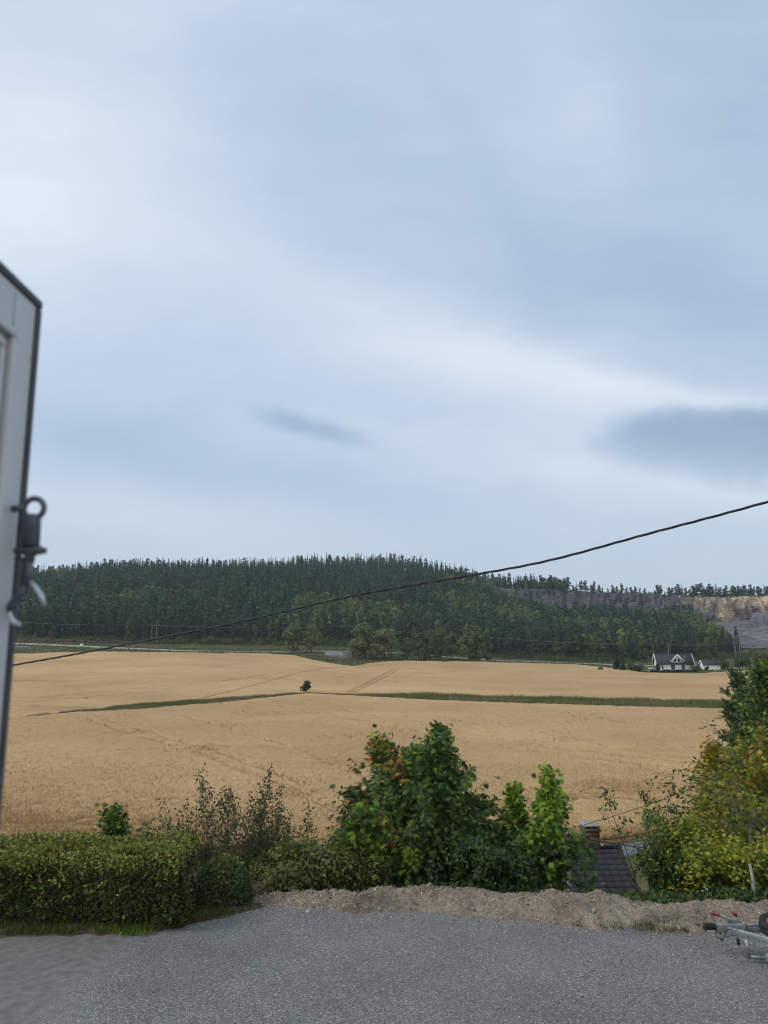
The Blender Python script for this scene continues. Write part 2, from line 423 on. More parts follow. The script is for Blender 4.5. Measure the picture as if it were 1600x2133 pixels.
for tr in tracks_near: D = np.minimum(D, segdist(X, Y, tr))
keep = D > .22*rng.uniform(0, 1.2, n); X, Y = X[keep], Y[keep]; n = len(X)
hv = rng.uniform(.12, .36, n)
cc = rng.uniform(.68, 1.16, (n, 1))*(1+(fbm(X/9, Y/5, 41, 3)[:, None]-.5)*.3)*np.array([1, 1, 1])
V, Fc, cl = blades(n, X, Y, T(X, Y)+.42, hv, rng.uniform(.05, .1, n)*np.clip(Y/75, .8, 1.6), .9, cc, rng)
mb = MB(); mb.add(V, [Fc], cl)
tag(build('wheat_ears', mb, M['wheat']), kind='stuff')

def grassmat():
    return M['leaf']
# overgrown ditch between the fields
n = 80000
uu = rng.uniform(-.62, .62, n)
ya = np.interp(uu, NEAR1[:, 0], NEAR1[:, 1]); yb = np.interp(uu, FAR0[:, 0], FAR0[:, 1])
Y = ya+(yb-ya)*rng.uniform(-.02, 1.02, n); X = uu*Y
wid = np.clip((yb-ya)/14, .12, 1)
hv = rng.uniform(.4, 1.0, n)*(.45+1.1*fbm(X/6, Y/4, 8, 3))*np.clip(wid*1.4, .5, 1.15)
pal = np.array([[.12, .13, .05], [.17, .175, .07], [.10, .115, .05], [.27, .22, .11], [.20, .155, .085]])
ci = np.clip((fbm(X/9, Y/5, 12, 3)-.28)*9+rng.normal(0, .9, n), 0, 4).astype(int)
V, Fc, cl = blades(n, X, Y, T(X, Y)-.02, hv, rng.uniform(.08, .24, n), .6, pal[ci], rng)
mb = MB(); mb.add(V, [Fc], cl)
tag(build('ditch_grass', mb, M['leaf']), kind='stuff')

def ribbon(name, pts, w, mat, off, kind='structure', n=200, mb_only=False):
    P = np.array(pts, float); s = np.concatenate([[0], np.cumsum(np.hypot(*np.diff(P[:, :2], axis=0).T))])
    q = np.linspace(0, s[-1], n); X = np.interp(q, s, P[:, 0]); Y = np.interp(q, s, P[:, 1])
    for _ in range(8):
        X[1:-1] = .25*X[:-2]+.5*X[1:-1]+.25*X[2:]; Y[1:-1] = .25*Y[:-2]+.5*Y[1:-1]+.25*Y[2:]
    tx, ty = np.gradient(X), np.gradient(Y); L = np.hypot(tx, ty); nx, ny = -ty/L, tx/L
    K = np.linspace(-.5, .5, 5)*w
    GX = X[:, None]+nx[:, None]*K; GY = Y[:, None]+ny[:, None]*K
    zc = T(X, Y)
    GZ = np.repeat(np.maximum(zc, T(GX, GY).max(1))[:, None], 5, 1)+off
    V = np.stack([GX, GY, GZ], -1)
    lo = V.copy()[:, [0, -1]]; lo[..., 2] -= 1.2
    V = np.concatenate([lo[:, :1], V, lo[:, 1:]], 1)
    mb = MB(); mb.grid(V); return tag(build(name, mb, mat, smooth=False), kind=kind)
road_rows = [(-300,1336),(40,1341),(160,1346),(300,1352.5),(400,1357),(520,1358.5),(620,1358),(740,1357),(830,1361),(900,1366),(960,1371),(1020,1376),(1150,1380),(1290,1385),(1400,1388),(1500,1391),(1600,1394),(1900,1397)]
ribbon('road', [hit(p, r, 0) for p, r in road_rows], 3.9, M['road'], .2)
ribbon('lane', [hit(p, r, 0) for p, r in [(1265,1778),(1310,1768),(1360,1758),(1430,1748),(1520,1738),(1700,1725)]], 2.6, M['lane'], .1, n=60)
# gravel lay-by far left, rock outcrop beside the road
mb = MB()
lx = np.linspace(0, 1, 20); A = np.array([hit(p, 1350, 0) for p in np.linspace(-80, 74, 20)]); B = np.array([hit(p, r, 0) for p, r in zip(np.linspace(-80, 40, 20), np.full(20, 1346))])
K = np.linspace(0, 1, 6)[None, :, None]; G = A[:, None]*(1-K)+B[:, None]*K; G[..., 2] = T(G[..., 0], G[..., 1])+.2
mb.grid(G); tag(build('gravel_layby', mb, M['lane']), kind='structure')

# gravel yard
xs = np.linspace(-16, 16, 161); yy = np.linspace(-2, 16, 91)
back = np.interp(xs, [-16, -6, -4, -3.3, -2.6, -1.5, -.3, .8, 2, 3, 4, 5, 6, 16], [14.4, 14.4, 14.5, 15.0, 15.5, 15.4, 15.2, 15.1, 15.0, 14.6, 14.4, 14.3, 14.2, 14.1])
X = np.repeat(xs[:, None], 91, 1); Y = -2+(back[:, None]+2)*np.linspace(0, 1, 91)
mb = MB(); mb.grid(np.stack([X, Y, (fbm(X/2, Y/2, 1, 3)-.5)*.015*np.ones_like(X)], -1))
tag(build('gravel_yard', mb, M['gravel'], smooth=True), kind='structure')
# loose stones
n = 60000
Y = rng.uniform(9.6, 15.2, n); X = rng.uniform(-.56, .60, n)*Y
edge = -X-4.6+.02*Y
keep = rng.uniform(0, 1, n) > np.clip(edge*1.3+.7+(fbm(X*.9, Y*.9, 5, 3)-.5)*3, 0, .985)
X, Y = X[keep], Y[keep]; n = len(X)
S = rng.uniform(.004, .012, n)**1.0*np.where(rng.uniform(0, 1, n) > .97, 1.35, 1)
octv = np.array([[1, 0, 0], [-1, 0, 0], [0, 1, 0], [0, -1, 0], [0, 0, 1], [0, 0, -1]], float)
octf = np.array([[0,2,4],[2,1,4],[1,3,4],[3,0,4],[2,0,5],[1,2,5],[3,1,5],[0,3,5]])
V = octv[None]*S[:, None, None]*rng.uniform(.6, 1.3, (n, 6, 1)); an = rng.uniform(0, 2*PI, n)
V = np.stack([V[..., 0]*np.cos(an)[:, None]-V[..., 1]*np.sin(an)[:, None], V[..., 0]*np.sin(an)[:, None]+V[..., 1]*np.cos(an)[:, None], V[..., 2]*.8], -1)
V += np.stack([X, Y, (fbm(X/2, Y/2, 1, 3)-.5)*.015+S*.35], -1)[:, None]
g1 = rng.uniform(.09, .225, n)*np.where(rng.uniform(0, 1, n) > .962, 2.5, 1)
g1 = g1*(.8+.4*fbm(X*.5, Y*.5, 9, 3))
g1 = g1*(1+.45*np.clip((fbm(X*.6+4, Y*1.3, 39, 3)-.5)*6, 0, 1))*1.12
cl = g1[:, None]*np.array([1.01, 1, .98])
mb = MB(); mb.add(V.reshape(-1, 3), [(octf[None]+np.arange(n)[:, None, None]*6).reshape(-1, 3)], np.repeat(cl, 6, 0))
tag(build('gravel_stones', mb, M['stone']), kind='stuff')

# bank of dug earth along the yard's edge
bx = np.linspace(-3.3, 12, 620); kk = np.linspace(0, 1, 46)
def px_of(x, y, z): 
    d = Vector((x, y, z-CZ)); return 800+F*d.x/(d.y*ct+d.z*st)
fr = [(-3.3,15.25),(-2.6,15.1),(-1.5,14.95),(-.3,14.7),(.8,14.65),(2,14.5),(3,14.15),(4,13.95),(5,13.8),(6,13.7),(12,13.6)]
hg = [(-3.3,.02),(-2.7,.10),(-1.5,.19),(-.5,.22),(.5,.26),(1.3,.24),(2.3,.26),(3.1,.35),(3.8,.30),(4.6,.24),(5.0,.14),(5.6,.15),(7,.15),(12,.15)]
wd = [(-3.3,.8),(0,1.3),(3,1.6),(6,2.2),(12,2.4)]
f0 = np.interp(bx, *zip(*fr)); h0 = np.interp(bx, *zip(*hg)); w0 = np.interp(bx, *zip(*wd))
f0 = f0+(fbm(bx*1.3, bx*0, 21, 4)-.5)*.35
Xb = np.repeat(bx[:, None], 46, 1); Yb = f0[:, None]+kk*w0[:, None]
prof = np.interp(kk, [0, .06, .2, .34, .5, .65, .8, 1], [0, .2, .66, .95, 1, .7, -.3, -2.2])
Zb = prof[None]*h0[:, None]*(1+.5*(fbm(Xb*.8, Yb*1.2, 4, 3)-.5))
Zb += ((fbm(Xb*3.2, Yb*3.2, 31, 4)-.5)*.19+(fbm(Xb*9, Yb*9, 32, 3)-.5)*.10)*np.clip(prof*3, 0, 1)[None]
# the slanting rut towards the right
dr = np.abs((Yb-14.0)-(Xb-4.44)*.52)
Zb -= .17*np.exp(-(dr/.11)**2)*np.clip((Xb-4.1)*4, 0, 1)*np.clip((5.6-Xb)*4, 0, 1)
Zb -= .02
mb = MB(); mb.grid(np.stack([Xb, Yb, Zb], -1)); tag(build('dirt_bank', mb, M['dirt'], smooth=True), kind='structure')
# soil strip in front of the hedge
bx2 = np.linspace(-14, -2.2, 160); K = np.linspace(0, 1, 10)
f2 = np.interp(bx2, [-14, -6, -4, -3.3, -2.2], [13.55, 13.6, 13.75, 14.2, 15.0])+(fbm(bx2*1.7, bx2*0, 55, 4)-.5)*.4
Xs = np.repeat(bx2[:, None], 10, 1); Ys = f2[:, None]+K*2.2
Zs = np.interp(K, [0, .1, 1], [-.03, .05, .09])[None]+(fbm(Xs*5, Ys*5, 3, 3)-.5)*.07
mb = MB(); mb.grid(np.stack([Xs, Ys, Zs], -1)); tag(build('soil_strip', mb, noisy('dark_soil', (.05, .038, .026), (.13, .10, .07), 5, .95, .1, 0, .8, .03), smooth=True), kind='structure')
# wood chips and straw on the bank
n = 5200
ii = rng.integers(0, len(bx), n); jj = rng.integers(1, 26, n)
P = np.stack([Xb[ii, jj], Yb[ii, jj], Zb[ii, jj]], -1)+rng.normal(0, .012, (n, 3))+np.array([0, 0, .012])
d = rng.normal(0, 1, (n, 3)); d[:, 2] *= .4; d /= np.linalg.norm(d, axis=1)[:, None]
e = np.cross(d, rng.normal(0, 1, (n, 3))); e /= np.linalg.norm(e, axis=1)[:, None]
L = rng.uniform(.006, .022, n)[:, None]; W = rng.uniform(.004, .010, n)[:, None]
V = np.stack([P-d*L-e*W, P+d*L-e*W, P+d*L+e*W, P-d*L+e*W], 1).reshape(-1, 3)
cl = np.repeat((rng.uniform(.2, .42, n)+.3*(rng.uniform(0, 1, n) > .95))[:, None]*np.array([1., .85, .65]), 4, 0)
mb = MB(); mb.add(V, [np.arange(4*n).reshape(-1, 4)], cl); tag(build('wood_chips', mb, M['stone']), kind='stuff')

n = 2600
ii = rng.integers(0, len(bx), n); jj = np.clip((rng.uniform(0, 1, n)**1.4*26).astype(int), 0, 45)
P = np.stack([Xb[ii, jj], Yb[ii, jj]-(jj < 3)*rng.uniform(0, .35, n), np.where(jj < 3, 0, Zb[ii, jj])], -1)
S = rng.uniform(.008, .03, n)*np.where(rng.uniform(0, 1, n) > .96, 2.0, 1)
V = octv[None]*S[:, None, None]*rng.uniform(.55, 1.4, (n, 6, 1)); an = rng.uniform(0, 2*PI, n)
V = np.stack([V[..., 0]*np.cos(an)[:, None]-V[..., 1]*np.sin(an)[:, None], V[..., 0]*np.sin(an)[:, None]+V[..., 1]*np.cos(an)[:, None], V[..., 2]*.8], -1)+P[:, None]
cl = rng.uniform(.10, .34, n)[:, None]*np.array([1.1, .95, .78])
mb = MB(); mb.add(V.reshape(-1, 3), [(octf[None]+np.arange(n)[:, None, None]*6).reshape(-1, 3)], np.repeat(cl, 6, 0)); tag(build('clods', mb, M['stone']), kind='stuff')
# quarry
cpx = np.linspace(1030, 1800, 420)
cu = np.array([us(p, 1250)[0] for p in cpx])
tt = np.linspace(0, 1, 70)
rim_y = 700+8*np.sin(cpx/60)+10*(fbm(cpx/40, cpx*0, 3, 3)-.5)
R1 = np.array([T(u*712, 712) for u in cu]); 
R0 = np.array([T(u*680, 680) for u in cu])
top = np.maximum(R1, R0+6)+2.0
U = cu[:, None]*np.ones(70); 
Hc = (R0-1.5)[:, None]*(1-tt)+top[:, None]*tt
blk = np.floor(fbm(cpx[:, None]/13+0*tt, Hc/9, 14, 3)*7)/7
Yc = (rim_y-22)[:, None]+tt**1.2*16+(fbm(cpx[:, None]/22+0*tt, Hc/30, 11, 4)-.5)*16+(blk-.5)*7+(fbm(cpx[:, None]/5+0*tt, Hc/3, 12, 3)-.5)*4
Xc = U*690
Hc = Hc+(fbm(cpx[:, None]/9, cpx[:, None]*0, 15, 3)-.5)*2*tt
ochre = np.clip((cpx-1395)/60, 0, 1)[:, None]*np.clip(fbm(cpx[:, None]/30+0*tt, Hc/14, 19, 3)*3-.7, .1, 1)
grey = np.array([.125, .122, .128]); och = np.array([.52, .39, .26])
col = grey+(och-grey)*ochre[..., None]
top_cap = np.stack([Xc[:, -1], Yc[:, -1]+30, Hc[:, -1]], -1)
V = np.concatenate([np.stack([Xc, Yc, Hc], -1), top_cap[:, None]], 1)
col = np.concatenate([col, col[:, -1:]], 1)
mb = MB(); mb.grid(V, col); tag(build('quarry_cliff', mb, M['rock']), kind='structure')
qpx = np.linspace(1478, 1800, 120); qu = np.array([us(p, 1330)[0] for p in qpx]); qy = np.linspace(470, 690, 90)
Q, Yq = np.meshgrid(qu, qy, indexing='ij'); Xq = Q*Yq
Zq = T(Xq, Yq)+.6+(fbm(Xq/14, Yq/14, 51, 4)-.3)*5*np.clip((Yq-480)/40, 0, 1)
step = np.clip((Yq-585)/4, 0, 1)*np.clip((qpx[:, None]-1565)/8, 0, 1)*np.clip((660-Yq)/20, 0, 1)*9
Zq += step
col = np.ones(Xq.shape+(3,))*np.array([.165, .162, .165])*(.7+.6*fbm(Xq/20, Yq/20, 61, 3))[..., None]
mb = MB(); mb.grid(np.stack([Xq, Yq, Zq], -1), col); tag(build('quarry_floor', mb, M['rock']), kind='structure')
# bare rock showing beside the road
rp = hit(705, 1366, 0)
gx, gy = np.meshgrid(np.linspace(-1, 1, 40), np.linspace(-1, 1, 24), indexing='ij'); rr = np.clip(1-gx**2-gy**2, 0, 1)
Xr = rp[0]+gx*6+gy*-2; Yr = rp[1]+gy*7
Zr = T(Xr, Yr)-.3+np.sqrt(rr)*1.7*(.5+fbm(Xr/2.5, Yr/2.5, 71, 4))
mb = MB(); mb.grid(np.stack([Xr, Yr, Zr], -1), np.ones(Xr.shape+(3,))*np.array([.3, .28, .27])); tag(build('rock_outcrop', mb, M['rock']), 'low bare grey rock outcrop on the grass below the road', 'rock')

# ------------------------------------------------------------------ foliage
half = [(.08,.0),(.34,.0),(.20,.17),(.60,.30),(.27,.40),(.50,.74),(.13,.55)]
ol = [(0, -.02)]+half+[(0, 1.0)]+[(-x, y) for x, y in half[::-1]]
MAPLE_V = np.array([[0, .34, .05]]+[[x, y, -.32*abs(x)-.15*max(0, y-.4)] for x, y in ol])
k = len(ol); MAPLE_F = np.array([[0, 1+i, 1+(i+1) % k] for i in range(k)])
OVAL_V = np.array([[0, 0, 0], [.24, .3, .06], [.22, .66, .05], [0, 1, -.08], [-.22, .66, .05], [-.24, .3, .06]])
OVAL_F = np.array([[0,1,2,3],[0,3,4,5]])
NARROW_V = OVAL_V*np.array([.55, 1, 1])
NEED_V = np.array([[-.03, 0, 0], [.03, 0, 0], [.018, 1, 0], [-.018, 1, 0]]); NEED_F = np.array([[0,1,2,3]])
QUAD_V = np.array([[-.5, -.35, 0], [.35, -.5, .1], [.5, .4, 0], [-.3, .5, -.1]]); QUAD_F = np.array([[0,1,2,3]])
def unit(a): return a/(np.linalg.norm(a, axis=-1, keepdims=True)+1e-9)
def leaves(mb, P, D, N, S, cols, tv, tf):
    n = len(P); D = unit(D); N = unit(N-D*(N*D).sum(1, keepdims=True)); X = np.cross(D, N)
    V = P[:, None]+S[:, None, None]*(tv[None, :, :1]*X[:, None]+tv[None, :, 1:2]*D[:, None]+tv[None, :, 2:]*N[:, None])
    mb.add(V.reshape(-1, 3), [(tf[None]+np.arange(n)[:, None, None]*len(tv)).reshape(-1, tf.shape[1])], np.repeat(cols, len(tv), 0))
    return mb
def palette(rng, n, cols, w, jit=.22):
    c = np.array(cols, float)[rng.choice(len(cols), n, p=np.array(w)/sum(w))]
    return c*rng.uniform(1-jit, 1+jit, (n, 1))*rng.uniform(.93, 1.07, (n, 3))

DK = (.045, .085, .024); MD = (.075, .125, .028); BR = (.17, .27, .03); YG = (.22, .27, .03); YE = (.44, .30, .03); OR = (.31, .15, .035); RD = (.34, .09, .04); BRN = (.17, .09, .04); GG = (.095, .113, .052); BLU = (.055, .09, .05)

def grow(seed, h, spread, prof, nb, stems=1, t0=.12, t1=1.0, elev=(.15, 1.0), curl=.5, sub=3, subl=.45, nleaf=9, jit=.09, ls=(.10, .17), tmpl='maple',
         r0=.03, hv=(.72, .95), lean=(0, 0), splay=.0, wob=.05, colfn=None, droop=.35, trunk_n=6, top_leaf=True):
    rng = np.random.default_rng(seed)
    wood = MB(); LP = []; LD = []; LR = []
    for si in range(stems):
        a0 = rng.uniform(0, 2*PI); off = 0 if stems == 1 else .12+.1*rng.uniform()
        hs = h*(1 if si == 0 else rng.uniform(*hv))
        m = 9; tt = np.linspace(0, 1, m)
        sx = math.cos(a0)*off; sy = math.sin(a0)*off
        lx = lean[0]+math.cos(a0)*splay*(stems > 1); ly = lean[1]+math.sin(a0)*splay*(stems > 1)
        W = np.cumsum(rng.normal(0, wob*h/m, (m, 2)), 0)
        pts = np.stack([sx+lx*tt**1.3+W[:, 0], sy+ly*tt**1.3+W[:, 1], tt*hs-.15], -1)
        wood.tube(pts, np.interp(tt, [0, 1], [r0, r0*.16]), trunk_n)
        az = rng.uniform(0, 6)
        nbi = max(3, int(nb*(1 if si == 0 else .75)))
        for i in range(nbi):
            t = t0+(t1-t0)*((i+rng.uniform(.2, .8))/nbi)**.85
            az += 2.4+rng.normal(0, .35)
            L = spread*prof(t)*rng.uniform(.7, 1.2)
            if L < .03: continue
            st_ = np.array([np.interp(t, tt, pts[:, q]) for q in range(3)])
            e = elev[0]+(elev[1]-elev[0])*t+rng.normal(0, .12)
            d = np.array([math.cos(az)*math.cos(e), math.sin(az)*math.cos(e), math.sin(e)])
            q = np.linspace(0, 1, 5)[:, None]
            bp = st_+d*L*q+np.array([0, 0, 1])*curl*L*q**2*.5+np.cumsum(rng.normal(0, .035*L, (5, 3)), 0)*q
            br_ = r0*(1-.8*t)*.45
            wood.tube(bp, np.linspace(br_, br_*.25, 5), 4, cap=False)
            tw = [(bp, .3)]
            for j in range(sub):
                f = rng.uniform(.3, .95); p = np.array([np.interp(f, q[:, 0], bp[:, c]) for c in range(3)])
                dd = unit(d+rng.normal(0, .55, 3)+np.array([0, 0, .15])); l2 = L*subl*rng.uniform(.6, 1.2)
                sp = p+dd*l2*np.linspace(0, 1, 3)[:, None]+np.array([0, 0, .15*l2])*np.linspace(0, 1, 3)[:, None]**2
                wood.tube(sp, [br_*.5, br_*.35, br_*.2], 3, cap=False); tw.append((sp, .1))
            for pp, s0 in tw:
                k = max(1, int(nleaf*rng.uniform(.6, 1.4)))
                f = s0+(1-s0)*rng.uniform(0, 1, k)**.8; f[-1] = 1
                g = np.linspace(0, 1, len(pp))
                LP.append(np.stack([np.interp(f, g, pp[:, c]) for c in range(3)], -1)+rng.normal(0, jit, (k, 3)))
                LD.append(np.repeat(unit(pp[-1]-pp[0])[None], k, 0))
        if top_leaf:
            k = nleaf*2; f = 1-rng.uniform(0, .12, k)
            LP.append(np.stack([np.interp(f, tt, pts[:, c]) for c in range(3)], -1)+rng.normal(0, jit, (k, 3)))
            LD.append(np.repeat(np.array([[0, 0, 1.]]), k, 0))
    P = np.concatenate(LP); D0 = np.concatenate(LD); n = len(P)
    rad = unit(P*np.array([1, 1, 0])+1e-6)
    D = unit(D0*.5+rad*.4+rng.normal(0, .5, (n, 3))-np.array([0, 0, droop]))
    N = unit(np.array([0, 0, 1.])*.9+rad*.5+rng.normal(0, .4, (n, 3)))
    S = rng.uniform(*ls, n)
    tv, tf = {'maple': (MAPLE_V, MAPLE_F), 'oval': (OVAL_V, OVAL_F), 'narrow': (NARROW_V, OVAL_F)}[tmpl]
    lf = MB(); leaves(lf, P, D, N, S, colfn(rng, P), tv, tf)
    return wood, lf
def plant(name, label, cat, px, y, spec, trunk='trunk', bark='bark', group=None, z=None, crown='crown', rz=0):
    u, _ = us(px, 1700)
    x = u*y; zz = T(x, y)+0 if z is None else z
    t = thing(name, label, cat, (x, y, float(zz)), rz, group)
    w, l = grow(**spec)
    build(trunk, w, M[bark], t, smooth=True); build(crown, l, M['leaf'], t)
    return t
oval = lambda t: max(.05, math.sin(PI*min(1, (t*.92+.08)))**.7)
cone = lambda t: max(.06, (1-t)**.8+.02)
def cf(cols, w, fn=None, jit=.22):
    def f(rng, P):
        c = palette(rng, len(P), cols, w, jit)
        return c if fn is None else fn(rng, P, c)
    return f
def maple_mix(rng, P, c):
    # the left and upper left of this crown has begun to turn
    k = (P[:, 0] < -.2)*(P[:, 2] > 1.3)*(fbm(P[:, 0]*1.6+9, P[:, 2]*1.6, 4, 3)-P[:, 0]*.08 > .50)
    alt = palette(rng, len(P), [OR, (.24, .12, .04), BRN, YG, MD], [3, 1, 2.5, 3, 2])
    k = k & (rng.uniform(0, 1, len(P)) < .75)
    c[k] = alt[k]; return c
# ---- big maple in the middle of the bank
plant('maple_tree', 'tall dark green maple with reddish leaves on its left side, mid bank', 'tree', 862, 18.2,
      dict(seed=11, h=4.3, spread=1.4, prof=lambda t: float(np.interp(t, [0, .28, .5, .7, .85, 1], [.5, .85, 1, .55, .22, .08])), nb=50, stems=5, t0=.24, elev=(.1, .85), curl=.25, sub=4, nleaf=9, jit=.09, ls=(.08, .19), r0=.032, splay=.66, hv=(.82, .99), droop=.75,
           colfn=cf([(.05, .088, .028), (.072, .122, .03), (.105, .16, .036), BR], [4, 4, 3, 1.4], maple_mix, .3)))
plant('maple_tree', 'leaning maple with brownish orange leaves on the left flank of the tall maple', 'tree', 828, 18.4,
      dict(seed=19, h=3.0, spread=.8, prof=oval, nb=30, stems=3, t0=.3, elev=(.15, .8), curl=.25, sub=3, nleaf=9, jit=.09, ls=(.08, .17), r0=.024, splay=.6, droop=.7, lean=(-.35, 0), colfn=cf([MD, (.10, .13, .035), BRN, (.3, .16, .05), (.07, .10, .03)], [4, 3, 2, 1.2, 4], None, .3)))
plant('maple_tree', 'dark green spreading maple immediately right of the tall one, reaching sideways', 'tree', 1000, 18.6,
      dict(seed=12, h=2.75, spread=.95, prof=oval, nb=30, stems=3, t0=.25, elev=(.1, .7), curl=.25, sub=3, nleaf=9, ls=(.10, .19), r0=.025, splay=.7, colfn=cf([DK, MD, BLU, (.10, .15, .035)], [3, 4, 2, 2], None, .3)))
plant('maple_sapling', 'pale green maple sapling with yellowish leaves at the left foot of the tall maple', 'tree', 722, 16.9,
      dict(seed=13, h=2.0, spread=.6, prof=oval, nb=18, stems=2, t0=.2, sub=2, nleaf=8, ls=(.11, .18), r0=.016, splay=.3, colfn=cf([MD, BR, YG, DK], [4, 3, 2, 2])))
plant('maple_sapling', 'bright lime green maple sapling with a slender upright leader, right of the dark maples', 'tree', 1108, 17.0,
      dict(seed=14, h=2.95, spread=.72, prof=lambda t: float(np.interp(t, [0, .2, .5, .75, 1], [.8, 1, .6, .25, .1])), nb=24, stems=4, t0=.1, elev=(.45, 1.0), sub=3, nleaf=10, ls=(.07, .16), r0=.018, splay=.42, droop=.7, colfn=cf([BR, MD, DK], [3, 3, 2], lambda rng, P, c: np.where((rng.uniform(0, 1, len(P)) < np.clip(P[:, 2]*.5-.45, .05, .75))[:, None], palette(rng, len(P), [(.24, .35, .038), (.27, .34, .042), BR], [3, 2, 1]), c))))
plant('maple_sapling', 'small bright green maple shoot hanging over the pole beside the tiled roof', 'tree', 1158, 17.4,
      dict(seed=15, h=2.5, spread=.32, prof=oval, nb=16, stems=1, t0=.35, sub=2, nleaf=7, ls=(.11, .18), r0=.012, droop=.8, colfn=cf([BR, MD, (.2, .33, .03)], [3, 2, 2])))
plant('maple_sapling', 'thin maple shoot with light green leaves in front of the tiled roof', 'tree', 1213, 17.0,
      dict(seed=16, h=1.45, spread=.26, prof=oval, nb=11, stems=1, t0=.15, sub=1, nleaf=6, ls=(.1, .16), r0=.01, droop=.7, colfn=cf([MD, DK, BR, YG], [4, 4, 2, 1])))
plant('maple_sapling', 'yellow green maple sprig low in front of the tall maple stems', 'tree', 852, 16.7,
      dict(seed=17, h=1.15, spread=.25, prof=oval, nb=10, stems=1, t0=.1, sub=1, nleaf=6, ls=(.1, .15), r0=.01, droop=.6, colfn=cf([BR, YG], [3, 2])))
plant('maple_sapling', 'rounded leafy maple top showing above the clipped hedge', 'tree', 250, 17.6,
      dict(seed=18, h=2.0, spread=.40, prof=lambda t: .9 if t > .4 else .6, nb=30, stems=2, t0=.3, t1=.96, elev=(.3, 1.0), sub=3, nleaf=9, ls=(.09, .14), r0=.016, splay=.2, colfn=cf([MD, DK, BR], [4, 3, 2])))
# ---- thin willow like shoots and shrubs on the left
def shoot(px, y, h, seed, label, spread=.35, nb=16, stems=3, cols=(GG, BLU, (.1, .11, .06), BRN), w=(4, 3, 3, 1), splay=.35):
    return plant('willow_shoot', label, 'shrub', px, y, dict(seed=seed, h=h, spread=spread, prof=lambda t: .5+.5*math.sin(PI*t) if t < .75 else .35, nb=nb, stems=stems, t0=.12, elev=(.6, 1.1), curl=.3, sub=2, nleaf=4, jit=.05, ls=(.05, .09), tmpl='oval', r0=.011, splay=splay, wob=.07, colfn=cf(cols, w)), trunk='stem', crown='foliage')
shoot(515, 17.4, 3.15, 31, 'tallest grey green thin shrub with bare tips between hedge and maple', .42, 26, 5)
shoot(556, 17.9, 2.85, 32, 'thin leafy shrub just right of the tallest bare tipped one', .40, 22, 4)
shoot(455, 17.3, 2.9, 33, 'sparse upright shrub with fine leaves above the round bush', .42, 22, 5)
shoot(402, 17.0, 2.4, 34, 'sparse twiggy shrub rising behind the right end of the hedge', .40, 18, 4)
BW = ((.10, .095, .055), (.085, .095, .05), GG, BRN); BWW = (4, 3, 3, 1)
shoot(430, 17.6, 2.45, 37, 'short brownish twiggy shrub behind the right hedge end and round bush', .5, 18, 5, BW, BWW, .6)
shoot(486, 17.2, 2.75, 38, 'brownish many stemmed twiggy shrub directly above the round bush', .45, 20, 6, BW, BWW, .6)
shoot(540, 17.5, 2.6, 39, 'olive brown twiggy shrub filling in between the two tallest thin shrubs', .45, 20, 5, BW, BWW, .5)
shoot(588, 17.7, 2.15, 40, 'low olive brown twigs right of the thin shrubs, before the leafy bank', .5, 16, 5, BW, BWW, .6)
shoot(345, 17.4, 2.35, 35, 'thin twiggy shoots showing over the hedge top', .3, 12, 3)
shoot(618, 17.9, 2.4, 36, 'low thin grey shrub with bare twigs left of the pale maple sapling', .45, 18, 5)
def shrub(px, y, h, sp, seed, label, cols, w, ls=(.045, .1), tmpl='oval', nb=26, stems=5, nleaf=8, name='shrub', z=None):
    return plant(name, label, 'shrub', px, y, dict(seed=seed, h=h, spread=sp, prof=oval, nb=nb, stems=stems, t0=.05, elev=(.2, .9), sub=3, nleaf=nleaf, jit=.07, ls=ls, tmpl=tmpl, r0=.014, splay=sp*.8, colfn=cf([tuple(1.2*q for q in c_) for c_ in cols], w, None, .3)), trunk='stem', crown='foliage', z=z)
shrub(490, 17.6, 1.75, .85, 41, 'dense dark shrub filling the gap behind the round bush', [GG, MD, (.10, .11, .05)], [3, 3, 3], nb=28)
shrub(560, 17.2, 1.0, .6, 42, 'brownish green shrub behind the left end of the earth bank', [(.12, .13, .045), (.09, .11, .032), GG, (.15, .19, .04)], [3, 3, 2, 1.5], nb=32)
shrub(648, 16.9, 1.3, .6, 43, 'mid green leafy shrub above the left half of the earth bank', [(.12, .13, .045), (.09, .11, .032), GG, (.15, .19, .04)], [3, 3, 2, 1.5], ls=(.07, .13), nb=32)
shrub(752, 17.0, 1.2, .6, 44, 'greyish feathery willow bush left of the tall maple stems', [(.12, .13, .045), (.09, .11, .032), GG, (.15, .19, .04)], [3, 3, 2, 1.5], ls=(.07, .13), tmpl='narrow', nb=40, nleaf=12)
shrub(700, 16.6, .95, .65, 45, 'low bright leafy shrub at the crest of the bank beside the willow bush', [(.12, .13, .045), (.09, .11, .032), GG, (.15, .19, .04)], [3, 3, 2, 1.5], ls=(.07, .13))
shrub(920, 17.2, 1.5, .8, 46, 'dark shrub in the shade under the tall maple', [DK, BLU], [3, 2], ls=(.08, .13), nb=30)
shrub(1020, 16.9, 1.25, .75, 47, 'dark shrub on the bank below the spreading maple', [DK, MD, BLU], [3, 2, 2], ls=(.08, .14), nb=30)
shrub(1100, 16.9, 1.4, .7, 48, 'broad dark leafy shrub around the foot of the lime green sapling', [DK, MD], [3, 2], 'maple' and (.09, .16), tmpl='maple', nb=26, nleaf=7)
shrub(600, 16.4, .7, .5, 50, 'low ragged shrub beside the left end of the earth bank', [(.12, .13, .045), (.09, .11, .032), GG, (.15, .19, .04)], [3, 3, 2, 1.5], ls=(.06, .11))
